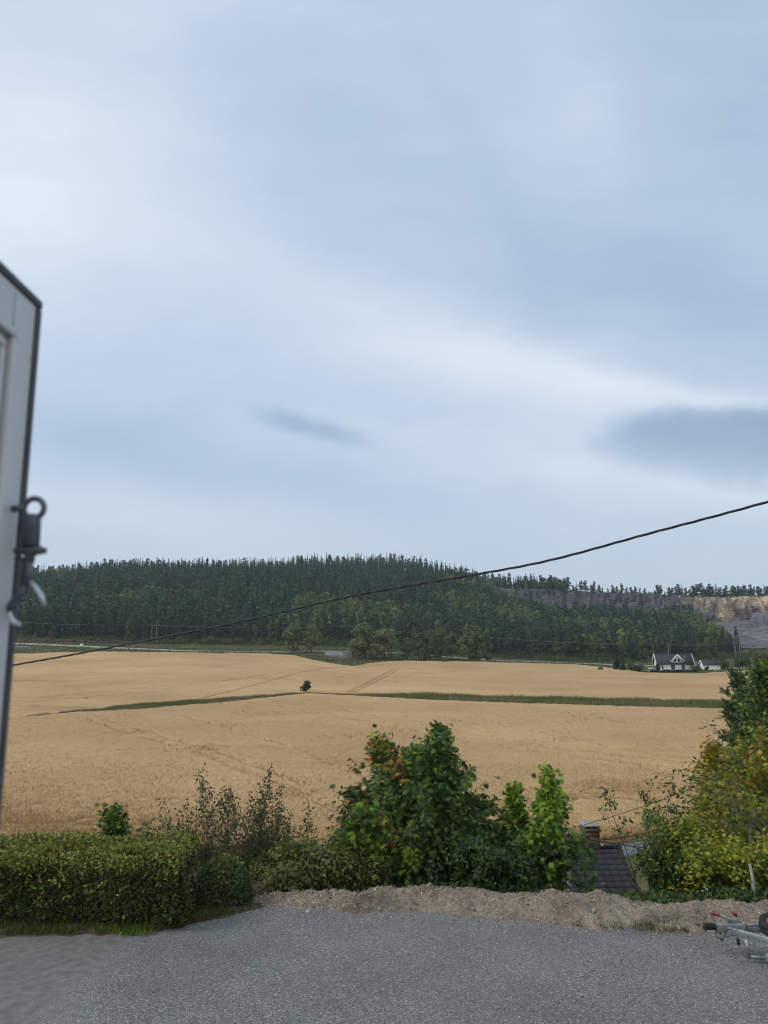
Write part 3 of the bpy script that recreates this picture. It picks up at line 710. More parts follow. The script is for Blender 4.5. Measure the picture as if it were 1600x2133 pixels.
# round bush by the hedge
def bush_shell(name, label, loc, rx, ry, h, n, ls, cols, w, seed, cat='shrub'):
    rng = np.random.default_rng(seed); t = thing(name, label, cat, loc)
    d = unit(rng.normal(0, 1, (n, 3))); d[:, 2] = np.abs(d[:, 2])*1.0-.0
    r = rng.uniform(.55, 1.0, n)**.5*(.86+.3*fbm(d[:, 0]*3+5, d[:, 1]*3+d[:, 2]*3, seed, 3))
    lo = rng.uniform(0, 1, n) < .3
    P = d*r[:, None]*np.array([rx, ry, h]); P[:, 2] = np.where(lo, rng.uniform(.02, .6, n)*h, P[:, 2])
    P[lo, :2] = unit(d[lo, :2])*np.array([rx, ry])*(rng.uniform(.6, 1.0, (lo.sum(), 1))*np.interp(P[lo, 2]/h, [0, .3, .6], [.8, .98, .88])[:, None])
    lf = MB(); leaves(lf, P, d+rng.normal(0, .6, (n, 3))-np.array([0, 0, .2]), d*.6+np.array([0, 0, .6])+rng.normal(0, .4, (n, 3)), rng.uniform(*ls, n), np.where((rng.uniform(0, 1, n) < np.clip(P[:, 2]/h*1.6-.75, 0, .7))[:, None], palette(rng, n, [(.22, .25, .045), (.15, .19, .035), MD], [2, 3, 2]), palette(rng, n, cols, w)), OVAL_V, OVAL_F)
    wd = MB()
    for i in range(14):
        a = rng.uniform(0, 2*PI); e = rng.uniform(.5, 1)
        wd.tube([[0, 0, -.05], [math.cos(a)*rx*.3*e, math.sin(a)*ry*.3*e, h*.4], [math.cos(a)*rx*.7*e, math.sin(a)*ry*.7*e, h*.85]], [.016, .011, .005], 5)
    build('stem', wd, M['bark'], t); build('foliage', lf, M['hedge_leaf'], t); return t
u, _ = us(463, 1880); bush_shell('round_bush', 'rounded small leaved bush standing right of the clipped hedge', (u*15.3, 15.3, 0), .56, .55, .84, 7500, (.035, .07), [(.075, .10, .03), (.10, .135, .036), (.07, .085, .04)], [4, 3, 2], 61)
# clipped hedge
rng = np.random.default_rng(71)
ht = thing('hedge', 'long clipped green hedge with a flat yellowish top beside the gravel yard', 'hedge', (-6.6, 14.75, 0))
n = 52000
x0, x1, y0, y1, zt = -5.4, 3.0, -.80, .72, 1.2
kind = rng.choice(4, n, p=[.45, .33, .10, .12])
X = rng.uniform(x0, x1, n); Y = rng.uniform(y0, y1, n); Z = rng.uniform(.0, 1, n)**.9*zt; N0 = np.zeros((n, 3))
dep = np.abs(rng.normal(0, .09, n))
k = kind == 0; Y[k] = y0+dep[k]; N0[k] = (0, -1, .35)
k = kind == 1; Z[k] = zt-dep[k]*.8; N0[k] = (0, 0, 1)
k = kind == 2; X[k] = x1-dep[k]; N0[k] = (1, 0, .3)
k = kind == 3; N0[k] = (0, -.3, .7)
lump = (fbm(X*1.4+3, Y*1.4+Z*1.4, 72, 3)-.5)
sh = np.clip(Z/zt, 0, 1)
Y += np.where(kind == 0, -lump*.5+(1-sh)*.12-.06*np.sin(sh*PI), 0); Z += np.where(kind == 1, lump*.46, 0)
X += np.where(kind == 2, lump*.6, 0)
# rounded shoulders
ov = np.clip(Z-(zt-.14), 0, .2); Y = np.where(Y < y0+.3, Y+ov*.7, Y); Z = np.where((kind == 1), Z-np.clip(y0+.18-Y, 0, .3)*.6, Z)
P = np.stack([X, Y, np.maximum(Z, .03)], -1)
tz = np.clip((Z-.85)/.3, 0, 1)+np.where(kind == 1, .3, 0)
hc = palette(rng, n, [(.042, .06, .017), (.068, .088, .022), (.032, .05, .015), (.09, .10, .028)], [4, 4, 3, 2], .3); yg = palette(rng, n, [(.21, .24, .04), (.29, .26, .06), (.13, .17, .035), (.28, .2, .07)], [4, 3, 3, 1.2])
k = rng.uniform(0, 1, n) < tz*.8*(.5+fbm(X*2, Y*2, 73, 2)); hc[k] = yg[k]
k = rng.uniform(0, 1, n) < .11; hc[k] = palette(rng, n, [YG, BRN, (.2, .14, .05)], [2, 1, 2])[k]
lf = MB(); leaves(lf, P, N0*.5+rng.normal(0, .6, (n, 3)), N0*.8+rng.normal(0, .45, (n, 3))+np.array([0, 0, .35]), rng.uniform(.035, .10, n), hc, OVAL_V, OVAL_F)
wd = MB()
for i in range(420):     # stray shoots the shears have missed
    if i % 3: b0 = np.array([rng.uniform(x0, x1), rng.uniform(y0+.1, y1-.1), zt-.06]); d = np.array([rng.normal(0, .3), rng.normal(0, .3), 1])
    else: b0 = np.array([rng.uniform(x0, x1), y0+.03, rng.uniform(.4, zt)]); d = np.array([rng.normal(0, .4), -1, rng.uniform(.2, .9)])
    L_ = rng.uniform(.06, .24); tip = b0+unit(d)*L_; wd.tube([b0, tip], [.004, .002], 3, cap=False, col=(.6, .7, .4))
    kk_ = rng.integers(4, 9); f = rng.uniform(.2, 1, kk_)[:, None]
    leaves(lf, b0+(tip-b0)*f, rng.normal(0, .6, (kk_, 3))+unit(d)*.6, rng.normal(0, .5, (kk_, 3))+np.array([0, -.2, .6]), rng.uniform(.045, .09, kk_), palette(rng, kk_, [(.21, .24, .04), (.13, .17, .035)], [1, 1]), OVAL_V, OVAL_F)
for i in range(150):
    bx_, by_ = rng.uniform(x0, x1), rng.uniform(-.25, .25)
    for q in range(3):
        a, b_ = rng.normal(0, .25), rng.uniform(y0+.12, y1-.12)
        wd.tube([[bx_, by_, -.05], [bx_+a*.5, by_*.6+b_*.4, .45], [np.clip(bx_+a, x0, x1-.1), b_, rng.uniform(.7, 1.08)]], [.014, .01, .005], 4, cap=False)
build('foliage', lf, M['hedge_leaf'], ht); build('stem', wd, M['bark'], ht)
# grass tufts at the hedge foot and along the bank
rng = np.random.default_rng(81)
def tufts(name, X, Y, Z, hmin, hmax, cols, w, lean=.5, bw=(.008, .02)):
    n = len(X); V, Fc, cl = blades(n, X, Y, Z, rng.uniform(hmin, hmax, n), rng.uniform(*bw, n), lean, palette(rng, n, cols, w), rng)
    mb = MB(); mb.add(V, [Fc], cl); tag(build(name, mb, M['leaf']), kind='stuff')
n = 16000; X = rng.uniform(-9.5, -2.5, n); yb = np.interp(X, [-14, -6, -4, -3.3, -2.2], [13.6, 13.65, 13.8, 14.25, 15.05]); Y = yb+rng.uniform(0, .7, n)
k = fbm(X*1.5, Y*2, 82, 3) > .46; tufts('weeds', X[k], Y[k], Y[k]*0+.03, .03, .14, [MD, DK, YG, BRN], [3, 3, 1, 2])
n = 900; a = rng.normal(0, 1, (n, 2)); c0 = at(283, 1938, 13.85); tufts('grass_tuft', c0[0]+a[:, 0]*.17, 13.85+a[:, 1]*.09, np.zeros(n)+.02, .03, .12, [BR, YG, MD], [4, 2, 2], .8)
n = 1500; X = rng.uniform(3.2, 7, n); Y = np.interp(X, *zip(*fr))+rng.uniform(-.05, .3, n); k = fbm(X*2.2, Y*2, 83, 3) > .56
tufts('weeds', X[k], Y[k], Y[k]*0+.02, .03, .12, [MD, DK, BRN], [3, 2, 2])
# undergrowth on the slope behind the bank
n = 60000; X = rng.uniform(-8, 14, n); Y = np.where(X > 4.2, 15.35, 16.0)+rng.uniform(0, 1, n)**1.3*13
hgt = .75*fbm(X*.9, Y*.9, 91, 3)
roofzone = (X > 2.2)*(X < 8.95)*(Y > 20)
k = ~roofzone; X, Y, hgt = X[k], Y[k], hgt[k]; n = len(X)
P = np.stack([X, Y, T(X, Y)+hgt*rng.uniform(0, 1, n)**.6*np.clip((Y-15.6)/1.2, .3, 1)*np.where((X > 3.6)*(X < 6.5), .2, 1)], -1)
lf = MB(); leaves(lf, P, rng.normal(0, 1, (n, 3)), rng.normal(0, .5, (n, 3))+np.array([0, -.3, .8]), rng.uniform(.06, .14, n), palette(rng, n, [DK, MD, BLU, GG, (.1, .1, .04)], [4, 4, 2, 3, 1]), OVAL_V, OVAL_F)
tag(build('undergrowth', lf, M['leaf']), kind='stuff')

# ---- right hand side
def turning(rng, P, c):
    k = (fbm(P[:, 0]*1.1+3, P[:, 2]*1.1+P[:, 1]*.7, 6, 3)+(P[:, 2]-2.0)*.05 > .5) & (rng.uniform(0, 1, len(P)) < .75)
    c[k] = palette(rng, len(P), [YE, OR, YG], [5, 1.0, 3])[k]; return c
YGR = (.34, .34, .036); DYG = (.23, .255, .038)
plant('autumn_maple', 'yellow and orange turning maple with pale forked limbs at the right edge', 'tree', 1545, 17.6,
      dict(seed=101, h=3.75, spread=1.3, prof=lambda t: float(np.interp(t, [0, .3, .6, 1], [.5, .9, .9, .3])), nb=38, stems=3, t0=.2, elev=(.1, .8), curl=.25, sub=4, nleaf=10, jit=.08, ls=(.06, .12), r0=.055, splay=.7, colfn=cf([YGR, DYG, MD, YG], [4, 4, 2, 2], turning)), bark='bark_pale')
plant('autumn_maple', 'orange tipped maple top leaning left in front of the big pine', 'tree', 1488, 19.0,
      dict(seed=102, h=4.35, spread=.62, prof=oval, nb=26, stems=2, t0=.45, elev=(.2, .9), sub=4, nleaf=12, ls=(.06, .105), r0=.03, splay=.35, colfn=cf([YGR, OR, YE, (.36, .26, .035)], [5, 1.3, 3, 2])), bark='bark_pale')
plant('autumn_maple', 'low yellow green maple growth under the forked limbs by the stake', 'tree', 1470, 16.9,
      dict(seed=103, h=1.55, spread=.95, prof=oval, nb=26, stems=4, t0=.1, elev=(.1, .7), sub=4, nleaf=12, ls=(.055, .10), r0=.016, splay=.6, colfn=cf([YGR, DYG, MD], [4, 4, 2])))
plant('autumn_maple', 'yellow leaved maple branch mass at the far right behind the trailer', 'tree', 1625, 17.2,
      dict(seed=104, h=3.6, spread=1.0, prof=oval, nb=28, stems=2, t0=.2, sub=3, nleaf=9, ls=(.085, .14), r0=.05, splay=.3, colfn=cf([YGR, DYG, YE, YG], [4, 4, 1.5, 2])))
plant('broadleaf_tree', 'tall mid green broadleaf tree overlapping the pine at the right edge', 'tree', 1628, 23,
      dict(seed=105, h=8.75, spread=1.7, prof=oval, nb=60, stems=2, t0=.3, elev=(.2, .9), sub=5, nleaf=13, jit=.16, ls=(.11, .19), tmpl='oval', r0=.09, splay=.7, colfn=cf([MD, DK, (.09, .13, .045), YG], [4, 3, 3, .5])))
plant('alder_sapling', 'open twiggy sapling with small round leaves in front of the tiled roof', 'tree', 1345, 17.2,
      dict(seed=106, h=2.85, spread=.6, prof=lambda t: .8-.4*t, nb=16, stems=5, t0=.12, elev=(.5, 1.0), sub=2, nleaf=4, jit=.05, ls=(.08, .13), tmpl='oval', r0=.018, splay=.85, colfn=cf([GG, MD, BR], [4, 3, 1])), trunk='stem')
plant('alder_sapling', 'slender leaning sapling with sparse leaves right of the chimney', 'tree', 1368, 17.2,
      dict(seed=107, h=2.2, spread=.4, prof=oval, nb=12, stems=2, t0=.25, elev=(.5, 1.0), sub=2, nleaf=5, jit=.05, ls=(.07, .12), tmpl='oval', r0=.014, splay=.4, colfn=cf([GG, MD, BR], [3, 3, 2])), trunk='stem')
shrub(1425, 17.0, 1.1, .6, 109, 'dark leafy shrub between the twiggy sapling and the yellow maple', [DK, MD, DYG], [3, 3, 2], ls=(.07, .13), nb=32)
shrub(1515, 17.4, 1.25, .8, 110, 'shaded dull green shrub beside the white stake', [DYG, DK, MD], [3, 2, 2], ls=(.07, .12), nb=30)
shrub(1470, 19.5, 2.5, .95, 111, 'deep green shrub mass standing below the big pine', [DK, DYG, MD], [3, 2, 2], ls=(.09, .15), nb=40)
shrub(1580, 19.5, 2.6, 1.3, 112, 'dark shrub mass behind the yellow maple at the right edge', [DK, DYG, MD], [3, 2, 1], ls=(.09, .15), nb=40)
# pine
def pine(label, px, y, h, base_r, seed):
    rng = np.random.default_rng(seed); u, _ = us(px, 1600); t = thing('pine_tree', label, 'tree', (u*y, y, float(T(u*y, y))))
    wd = MB(); lf = MB(); tt = np.linspace(0, 1, 8)
    wd.tube(np.stack([.15*np.sin(tt*5), .1*np.cos(tt*4), tt*h], -1), np.interp(tt, [0, 1], [.17, .025]), 8)
    NP, ND, NC = [], [], []
    levels = np.arange(h*.18, h*.985, .42)
    for z in levels:
        f = z/h; R = base_r*(1-f)**.8+.24
        for j in range(rng.integers(8, 12)):
            a = rng.uniform(0, 2*PI); L = R*rng.uniform(.65, 1.1)
            q = np.linspace(0, 1, 5)[:, None]
            d = np.array([math.cos(a), math.sin(a), .18+.5*f]); bp = np.array([0, 0, z])+d*L*q+np.array([0, 0, .3*L])*q**2
            wd.tube(bp, np.linspace(.03*(1-f)+.008, .006, 5), 4, cap=False)
            for s in range(int(9+L*13)):
                g = rng.uniform(.25, 1)**.8; p = np.array([np.interp(g, q[:, 0], bp[:, c]) for c in range(3)])
                dd = unit(d+rng.normal(0, .55, 3)+np.array([0, 0, .45])); l2 = rng.uniform(.16, .38)
                k = 15; w = rng.uniform(0, 1, k)[:, None]
                NP.append(p+dd*l2*w); ND.append(dd+rng.normal(0, .5, (k, 3)))
                NC.append(np.repeat((np.array([.068, .105, .052])*rng.uniform(.7, 1.35))[None], k, 0))
    P = np.concatenate(NP); n = len(P)
    leaves(lf, P, np.concatenate(ND), rng.normal(0, 1, (n, 3)), rng.uniform(.09, .16, n), np.concatenate(NC), NEED_V*np.array([3.4, 1, 1]), NEED_F)
    build('trunk', wd, M['bark_pine'], t, smooth=True); build('crown', lf, M['far_leaf'], t)
pine('big dark pine with upward candles, topmost at the right edge above the yellow maple', 1578, 27, 10.75, 3.1, 121)
pine('second dark pine half hidden behind the big one at the right edge', 1650, 30, 10.8, 2.5, 122)
# yellow and white wild flowers at the bank
rng = np.random.default_rng(131)
c0 = at(1437, 1880, 16.0); t = thing('wildflowers', 'cluster of yellow wild flowers at the foot of the yellow maple', 'flowers', (c0[0], 16.0, -.25))
n = 28; P = np.stack([rng.normal(0, .13, n), rng.normal(0, .1, n), rng.uniform(.16, .46, n)], -1)
lf = MB(); leaves(lf, np.repeat(P, 5, 0), np.repeat(np.stack([np.cos(np.arange(5)*1.257), np.sin(np.arange(5)*1.257), np.full(5, .3)], -1)[None], n, 0).reshape(-1, 3), np.tile([[0, -.3, 1.]], (n*5, 1)), np.full(n*5, .028), palette(rng, n*5, [(.75, .5, .02)], [1]), OVAL_V, OVAL_F); build('blossom', lf, M['leaf'], t)
sm = MB(); [sm.tube([[p[0]*.5, p[1]*.5, -.1], p], [.004, .002], 3, col=MD) for p in P]; build('stem', sm, M['leaf'], t)
c0 = at(1476, 1887, 15.9); t = thing('wildflowers', 'few white daisy flowers right of the yellow flower cluster', 'flowers', (c0[0], 15.9, -.2))
n = 7; P = np.stack([rng.uniform(-.12, .12, n), rng.normal(0, .05, n), rng.uniform(.14, .3, n)], -1)
lf = MB(); leaves(lf, np.repeat(P, 7, 0), np.repeat(np.stack([np.cos(np.arange(7)*.9), np.sin(np.arange(7)*.9), np.full(7, .2)], -1)[None], n, 0).reshape(-1, 3), np.tile([[0, -.5, 1.]], (n*7, 1)), np.full(n*7, .03), palette(rng, n*7, [(.75, .75, .7)], [1]), OVAL_V, OVAL_F); build('blossom', lf, M['leaf'], t)
sm = MB(); [sm.tube([[p[0]*.5, p[1]*.5, -.1], p], [.004, .002], 3, col=MD) for p in P]; build('stem', sm, M['leaf'], t)
# dead stake
c0 = at(1573, 1892, 15.75); mb = MB(); tp = at(1563, 1800, 15.75)-c0
mb.tube(np.array([[0, 0, -.3], [-.01, 0, .3], tp*.6+[.02, 0, 0], tp+[-.01, 0, 0]]), [.045, .04, .035, .028], 8)
for f, a in ((.75, .9), (.5, 2.2), (.86, -.6)): mb.tube([tp*f, tp*f+np.array([.10*math.cos(a), .02, .06*math.sin(a)+.05])], [.012, .005], 5)
tag(build('dead_stem', mb, M['bark_pale'], loc=c0), 'bare broken off pale tree stem standing behind the bank near the trailer', 'dead tree')

# ------------------------------------------------------------------ far trees
def clumps(rng, blobs, per, qs, cols, w):
    P, Nn = [], []
    for (c, r) in blobs:
        k = max(3, int(per*r[0]*r[2])); d = unit(rng.normal(0, 1, (k, 3))); rr = rng.uniform(.45, 1.0, (k, 1))**.5
        P.append(np.array(c)+d*rr*np.array(r)); Nn.append(d)
    P = np.concatenate(P); Nn = np.concatenate(Nn); n = len(P)
    Nn = unit(Nn+np.array([0, 0, .3])+rng.normal(0, .3, (n, 3)))
    mb = MB(); leaves(mb, P, np.cross(Nn, rng.normal(0, 1, (n, 3))), Nn, rng.uniform(*qs, n), palette(rng, n, cols, w, .18), QUAD_V, QUAD_F)
    return mb
def far_tree(kind, seed, detail):
    rng = np.random.default_rng(seed); wd = MB(); q = 1.0 if detail == 0 else .62; mul = 1 if detail == 0 else 2.6
    if kind == 'pine':
        h = 16.; wd.tube([[0, 0, -.5], [.2, .1, h*.5], [.1, -.1, h*.95]], [.22, .17, .05], 6)
        bl = []
        for i in range(13):
            f = .28+.64*(i+rng.uniform(0, 1))/13; a = rng.uniform(0, 2*PI); R = 2.3*(1.02-f)*rng.uniform(.35, 1.1); s = (1.75-1.0*f)*rng.uniform(.85, 1.3)
            bl.append(((math.cos(a)*R, math.sin(a)*R, h*f), (s, s, s*.66)))
            wd.tube([[.1, 0, h*f-.6], [math.cos(a)*R, math.sin(a)*R, h*f]], [.06, .02], 4, cap=False)
        bl.append(((0, 0, h*.95), (.75, .75, 1.0)))
        lf = clumps(rng, bl, 12*mul, (.7*q, 1.3*q), [(.06, .094, .058), (.074, .11, .06), (.047, .08, .054)], [3, 2, 2])
    elif kind == 'spruce':
        h = 18.; wd.tube([[0, 0, -.5], [0, 0, h*.95]], [.22, .03], 6); bl = []
        for i in range(13):
            f = .12+.86*i/12; R = 2.1*(1-f)**.9+.08; bl.append(((rng.normal(0, .15), rng.normal(0, .15), h*f), (R, R, .85*(1.15-f)+.3)))
        lf = clumps(rng, bl, 13*mul, (.6*q, 1.05*q), [(.047, .082, .06), (.058, .094, .06), (.04, .072, .053)], [3, 2, 2])
    elif kind == 'birch':
        h = 13.; wd.tube([[0, 0, -.5], [.2, 0, h*.5], [0, .1, h*.93]], [.16, .11, .03], 6); bl = []
        for i in range(12):
            f = rng.uniform(.14, .93); a = rng.uniform(0, 2*PI); R = 1.9*math.sin(PI*min(1, f*.9+.12))**.8*rng.uniform(.4, 1); s = rng.uniform(.9, 1.5)
            bl.append(((math.cos(a)*R, math.sin(a)*R, h*f), (s, s, s*1.25)))
            wd.tube([[.1, 0, h*f-1], [math.cos(a)*R, math.sin(a)*R, h*f]], [.05, .015], 4, cap=False)
        lf = clumps(rng, bl, 18*mul, (.5*q, .95*q), [(.125, .165, .068), (.105, .145, .06), (.15, .175, .075)], [3, 3, 2])
    else:   # broad willow
        h = 11.; wd.tube([[0, 0, -.5], [.3, 0, h*.35], [0, .1, h*.8]], [.25, .2, .05], 6); bl = []
        for i in range(16):
            f = rng.uniform(.2, .9); a = rng.uniform(0, 2*PI); R = 3.1*math.sin(PI*min(1, f*.85+.15))**.7*rng.uniform(.4, 1); s = rng.uniform(1.2, 2.0)
            bl.append(((math.cos(a)*R, math.sin(a)*R, h*f), (s, s, s)))
            wd.tube([[.1, 0, h*f-2], [math.cos(a)*R, math.sin(a)*R, h*f]], [.07, .02], 4, cap=False)
        lf = clumps(rng, bl, 17*mul, (.5*q, .95*q), [(.17, .195, .085), (.145, .17, .075), (.19, .195, .095)], [3, 3, 2])
    return wd, lf
NAMES = {'pine': 'pine_tree', 'spruce': 'spruce_tree', 'birch': 'birch_tree', 'willow': 'willow_tree'}
PROTO = {}; COUNT = {}
def far_place(kind, x, y, h, label, group=None, wide=1.0, rz=None, cat='tree', rng=random.Random(4), z=None):
    HH = {'pine': 16., 'spruce': 18., 'birch': 13., 'willow': 11.}[kind]
    v = COUNT.get(kind, 0) % 4; COUNT[kind] = COUNT.get(kind, 0)+1
    sc = (h/HH*wide, h/HH*wide, h/HH); rz = rng.uniform(0, 6.28) if rz is None else rz
    loc = (x, y, float(T(x, y)) if z is None else z)
    if (kind, v) not in PROTO:
        t = thing(NAMES[kind], label, cat, loc, rz, group); t.scale = sc
        w, l = far_tree(kind, 300+v*7+len(kind), 1)
        build('trunk', w, M['bark_pine' if kind in ('pine', 'spruce') else 'bark'], t); build('crown', l, M['far_leaf'], t)
        PROTO[(kind, v)] = t; return t
    return dup(PROTO[(kind, v)], loc, rz, sc, label, group)
R = random.Random(12)
def ft(kind, px, base_r, top_r, label, wide=1.0, y=None):
    p = hit(px, base_r, 0)
    if y: p = np.array([us(px, base_r)[0]*y, y, 0])
    _, s = us(px, top_r); h = CZ+s*p[1]-float(T(p[0], p[1]))
    return far_place(kind, p[0], p[1], h, label, None, wide)
ft('willow', 612, 1359, 1297, 'light green birch left of the brownish birch by the road', 1.05)
ft('willow', 648, 1359, 1300, 'brownish green birch standing right beside the light green one by the road', 1.1)
ft('willow', 762, 1372, 1300, 'pale rounded willow left of its darker neighbour beside the grassy notch', 1.4)
ft('willow', 800, 1374, 1308, 'darker rounded willow right of the pale one beside the grassy notch', 1.4)
ft('birch', 848, 1373, 1326, 'shortest bushy roadside tree just right of the two rounded willows', 2.0)
ft('birch', 872, 1373, 1318, 'second bushy tree right of the rounded willows in the roadside row', 1.8)
ft('birch', 896, 1374, 1311, 'leafy tree in the middle of the roadside row', 1.6)
ft('birch', 918, 1374, 1304, 'slim pointed tree in the middle of the roadside row', 1.35)
ft('birch', 940, 1374, 1314, 'slim tree at the right end of the middle roadside row, before the gap', 1.5)
ft('birch', 975, 1379, 1299, 'tallest poplar shaped roadside tree, left of its twin', 1.3)
ft('birch', 993, 1379, 1302, 'poplar shaped roadside tree between the tallest one and the last', 1.3)
ft('birch', 1014, 1378, 1314, 'last slim poplar shaped tree at the right end of the roadside row', 1.4)
# front rank of the wood behind the road, section by section
secs = [(44, 330, 'in the front rank of the wood left of the cable crossing'), (330, 600, 'at the forest edge between the cable crossing and the twin birches'), (600, 840, 'at the forest edge behind the two rounded willows'), (840, 1060, 'at the forest edge behind the roadside row'), (1060, 1340, 'at the forest edge left of the white farmhouse'), (1340, 1535, 'at the forest edge behind the white farmhouse')]
EDGE = [(-420, 385), (40, 376), (300, 366), (480, 372), (560, 380), (740, 392), (850, 378), (1020, 376), (1300, 372), (1450, 392), (1535, 425)]
edgey = lambda px: float(np.interp(px, *zip(*EDGE)))
for a, b_, lab in secs:
    px = a+R.uniform(0, 6)
    while px < b_:
        for row in range(2):
            kd = R.choices(['pine', 'spruce', 'birch'], [6, 1.5, 1.6 if px < 1060 else 3])[0]
            yy = edgey(px)+row*9+R.uniform(-4, 4); u = us(px+row*4, 1340)[0]
            hh = R.uniform(12.5, 17.5)*(1 if px < 1350 else .95)
            if kd == 'birch': hh *= .72
            nm = {'pine': 'green pine', 'spruce': 'pointed spruce', 'birch': 'lighter leafy tree'}[kd]
            far_place(kd, u*yy, yy, hh, nm+' '+lab, 'forest edge trees '+lab.split(' ', 1)[1], R.uniform(.85, 1.15))
        px += R.uniform(12, 19)*390/edgey(px)
# pines along the quarry rim against the sky
px = 1088
while px < 1690:
    dens = 7 if px < 1180 else (8 if px < 1390 else 6)
    y = 712+R.uniform(-4, 14); u = us(px, 1235)[0]
    hh = R.uniform(11, 17) if px > 1390 else (R.uniform(5, 14) if px > 1190 else R.uniform(11, 17))
    sec = 'left end of the quarry rim' if px < 1190 else ('thin row on the middle of the quarry rim' if px < 1390 else 'dense row above the brown quarry face')
    kd = R.choices(['pine', 'spruce'], [9, 1])[0]
    far_place(kd, u*y, y, hh, ('dark pine in the ' if kd == 'pine' else 'pointed spruce in the ')+sec, 'trees on the quarry rim, '+sec, R.uniform(1.5, 2.5))
    px += R.uniform(.6, 1.5)*dens
# the wood itself: one mass
rng = np.random.default_rng(500)
VAR = {}
for kd, nv in (('pine', 5), ('spruce', 3), ('birch', 3)):
    for v in range(nv):
        w, l = far_tree(kd, 900+v*13+len(kd), 0); VAR[(kd, v)] = (w.arrays(), l.arrays())
gy = np.arange(392, 775, 5.4); acc = MB(); accw = MB(); cnt = 0
HHs = {'pine': 16., 'spruce': 18., 'birch': 13.}
for y in gy:
    x0_, x1_ = us(-420, 1300)[0]*y, us(1560, 1300)[0]*y
    for x in np.arange(x0_, x1_, 5.2):
        xx = x+rng.uniform(-2.8, 2.8); yy = y+rng.uniform(-2.8, 2.8); u = xx/yy; px = 800+u*F*.995*1.0
        px = 800+F*u*(ct-st*(-.16))
        if yy < edgey(px)+15: continue
        if px > 1520 or (px > 1440 and yy > 620-(px-1440)*2.0): continue
        if px > 1030 and yy > 664: 
            if not (px < 1182 and yy > 706): continue
        if vnoise(xx/22, yy/22, 8) < .10: continue
        dec = fbm(xx/45, yy/45, 61, 3)+(.13 if px > 900 else -.03)-(.10 if yy > 600 else 0)
        kd = 'birch' if dec > .63 else ('spruce' if rng.uniform() < (.85 if yy > 655 else .3) else 'pine')
        v = int(rng.integers(0, 5 if kd == 'pine' else 3))
        h = rng.uniform(11., 17.5)*(.8 if kd == 'birch' else 1)*(rng.uniform(.85, 1.18) if yy > 655 else 1)
        s = h/HHs[kd]; a = rng.uniform(0, 6.28); w_ = s*rng.uniform(.95, 1.35)*(.85 if kd == 'spruce' else 1)
        M3 = np.array([[math.cos(a)*w_, -math.sin(a)*w_, 0], [math.sin(a)*w_, math.cos(a)*w_, 0], [0, 0, s]])
        off = np.array([xx, yy, float(T(xx, yy))])
        (wv, wf, wc), (lv, lf_, lc) = VAR[(kd, v)]
        acc.add(lv @ M3.T+off, lf_, lc*rng.uniform(.72, 1.3)*np.array([rng.uniform(.85, 1.2), 1, rng.uniform(.85, 1.15)]))
        if yy < 470: accw.add(wv @ M3.T+off, [fix(f) for f in wf], None)
        cnt += 1
print('forest trees', cnt, 'faces', sum(len(f) for f in acc.f))
tag(build('forest', acc, M['far_leaf']), kind='stuff')
tag(build('forest_trunks', accw, M['bark_pine']), kind='stuff')
n = 7000; px = rng.uniform(1080, 1760, n); u = np.array([us(p, 1240)[0] for p in px]); Y = rng.uniform(702, 716, n); X = u*Y; hv = 4.5*np.clip(fbm(X/9, Y/30, 17, 3)-.2, 0, .5)*2
P = np.stack([X, Y, T(u*712, 712)+.3+hv*rng.uniform(0, 1, n)], -1)
lf = MB(); leaves(lf, P, rng.normal(0, 1, (n, 3)), rng.normal(0, .5, (n, 3))+np.array([0, -.3, .8]), rng.uniform(.5, 1.1, n), palette(rng, n, [(.05, .08, .045), (.07, .1, .05), (.1, .11, .05)], [3, 3, 1]), QUAD_V, QUAD_F)
tag(build('rim_scrub', lf, M['far_leaf']), kind='stuff')
# brushwood along the foot of the wood and the verges
n = 42000; px = rng.uniform(-200, 1640, n); ey = np.interp(px, *zip(*EDGE)); Y = ey+rng.uniform(-14, 6, n); u = np.array([us(p, 1345)[0] for p in px]); X = u*Y
hv = 5.2*np.clip(fbm(X/7, Y/7, 15, 3)-.38, 0, .4)*2
k = hv > .15; X, Y, hv = X[k], Y[k], hv[k]; n = len(X)
P = np.stack([X, Y, T(X, Y)+hv*rng.uniform(0, 1, n)**.7], -1)
tone = fbm(X/16, Y/16, 33, 2)
lf = MB(); leaves(lf, P, rng.normal(0, 1, (n, 3)), rng.normal(0, .5, (n, 3))+np.array([0, -.3, .8]), rng.uniform(.35, .7, n), palette(rng, n, [(.10, .135, .05), (.075, .11, .045), (.13, .145, .06), (.15, .125, .065)], [4, 4, 2, 1]), QUAD_V, QUAD_F)
tag(build('brushwood', lf, M['far_leaf']), kind='stuff')
n = 14000; px = rng.uniform(-200, 1700, n); ff = rng.uniform(0, 1, n)
yr = np.interp(px, *zip(*[(p, hit(p, r, 0)[1]) for p, r in road_rows])); u = np.array([us(p, 1350)[0] for p in px]); yf = np.interp(u, FAR1[:, 0], FAR1[:, 1])
Y = np.where(ff < .62, yf+.3+(np.maximum(yr-4, yf+1)-yf)*rng.uniform(0, 1, n), yr+4+rng.uniform(0, 14, n)); X = u*Y
V, Fc, cl = blades(n, X, Y, T(X, Y)-.02, rng.uniform(.25, .8, n), rng.uniform(.3, .8, n), .5, palette(rng, n, [(.10, .125, .045), (.13, .14, .06), (.08, .10, .04), (.17, .14, .08)], [3, 3, 2, 3]), rng)
mb = MB(); mb.add(V, [Fc], cl); tag(build('verge_grass', mb, M['leaf']), kind='stuff')
# ------------------------------------------------------------------ objects
def bev(o, w=.003, seg=2):
    m = o.modifiers.new('bevel', 'BEVEL'); m.width = w; m.segments = seg; m.limit_method = 'ANGLE'; return o
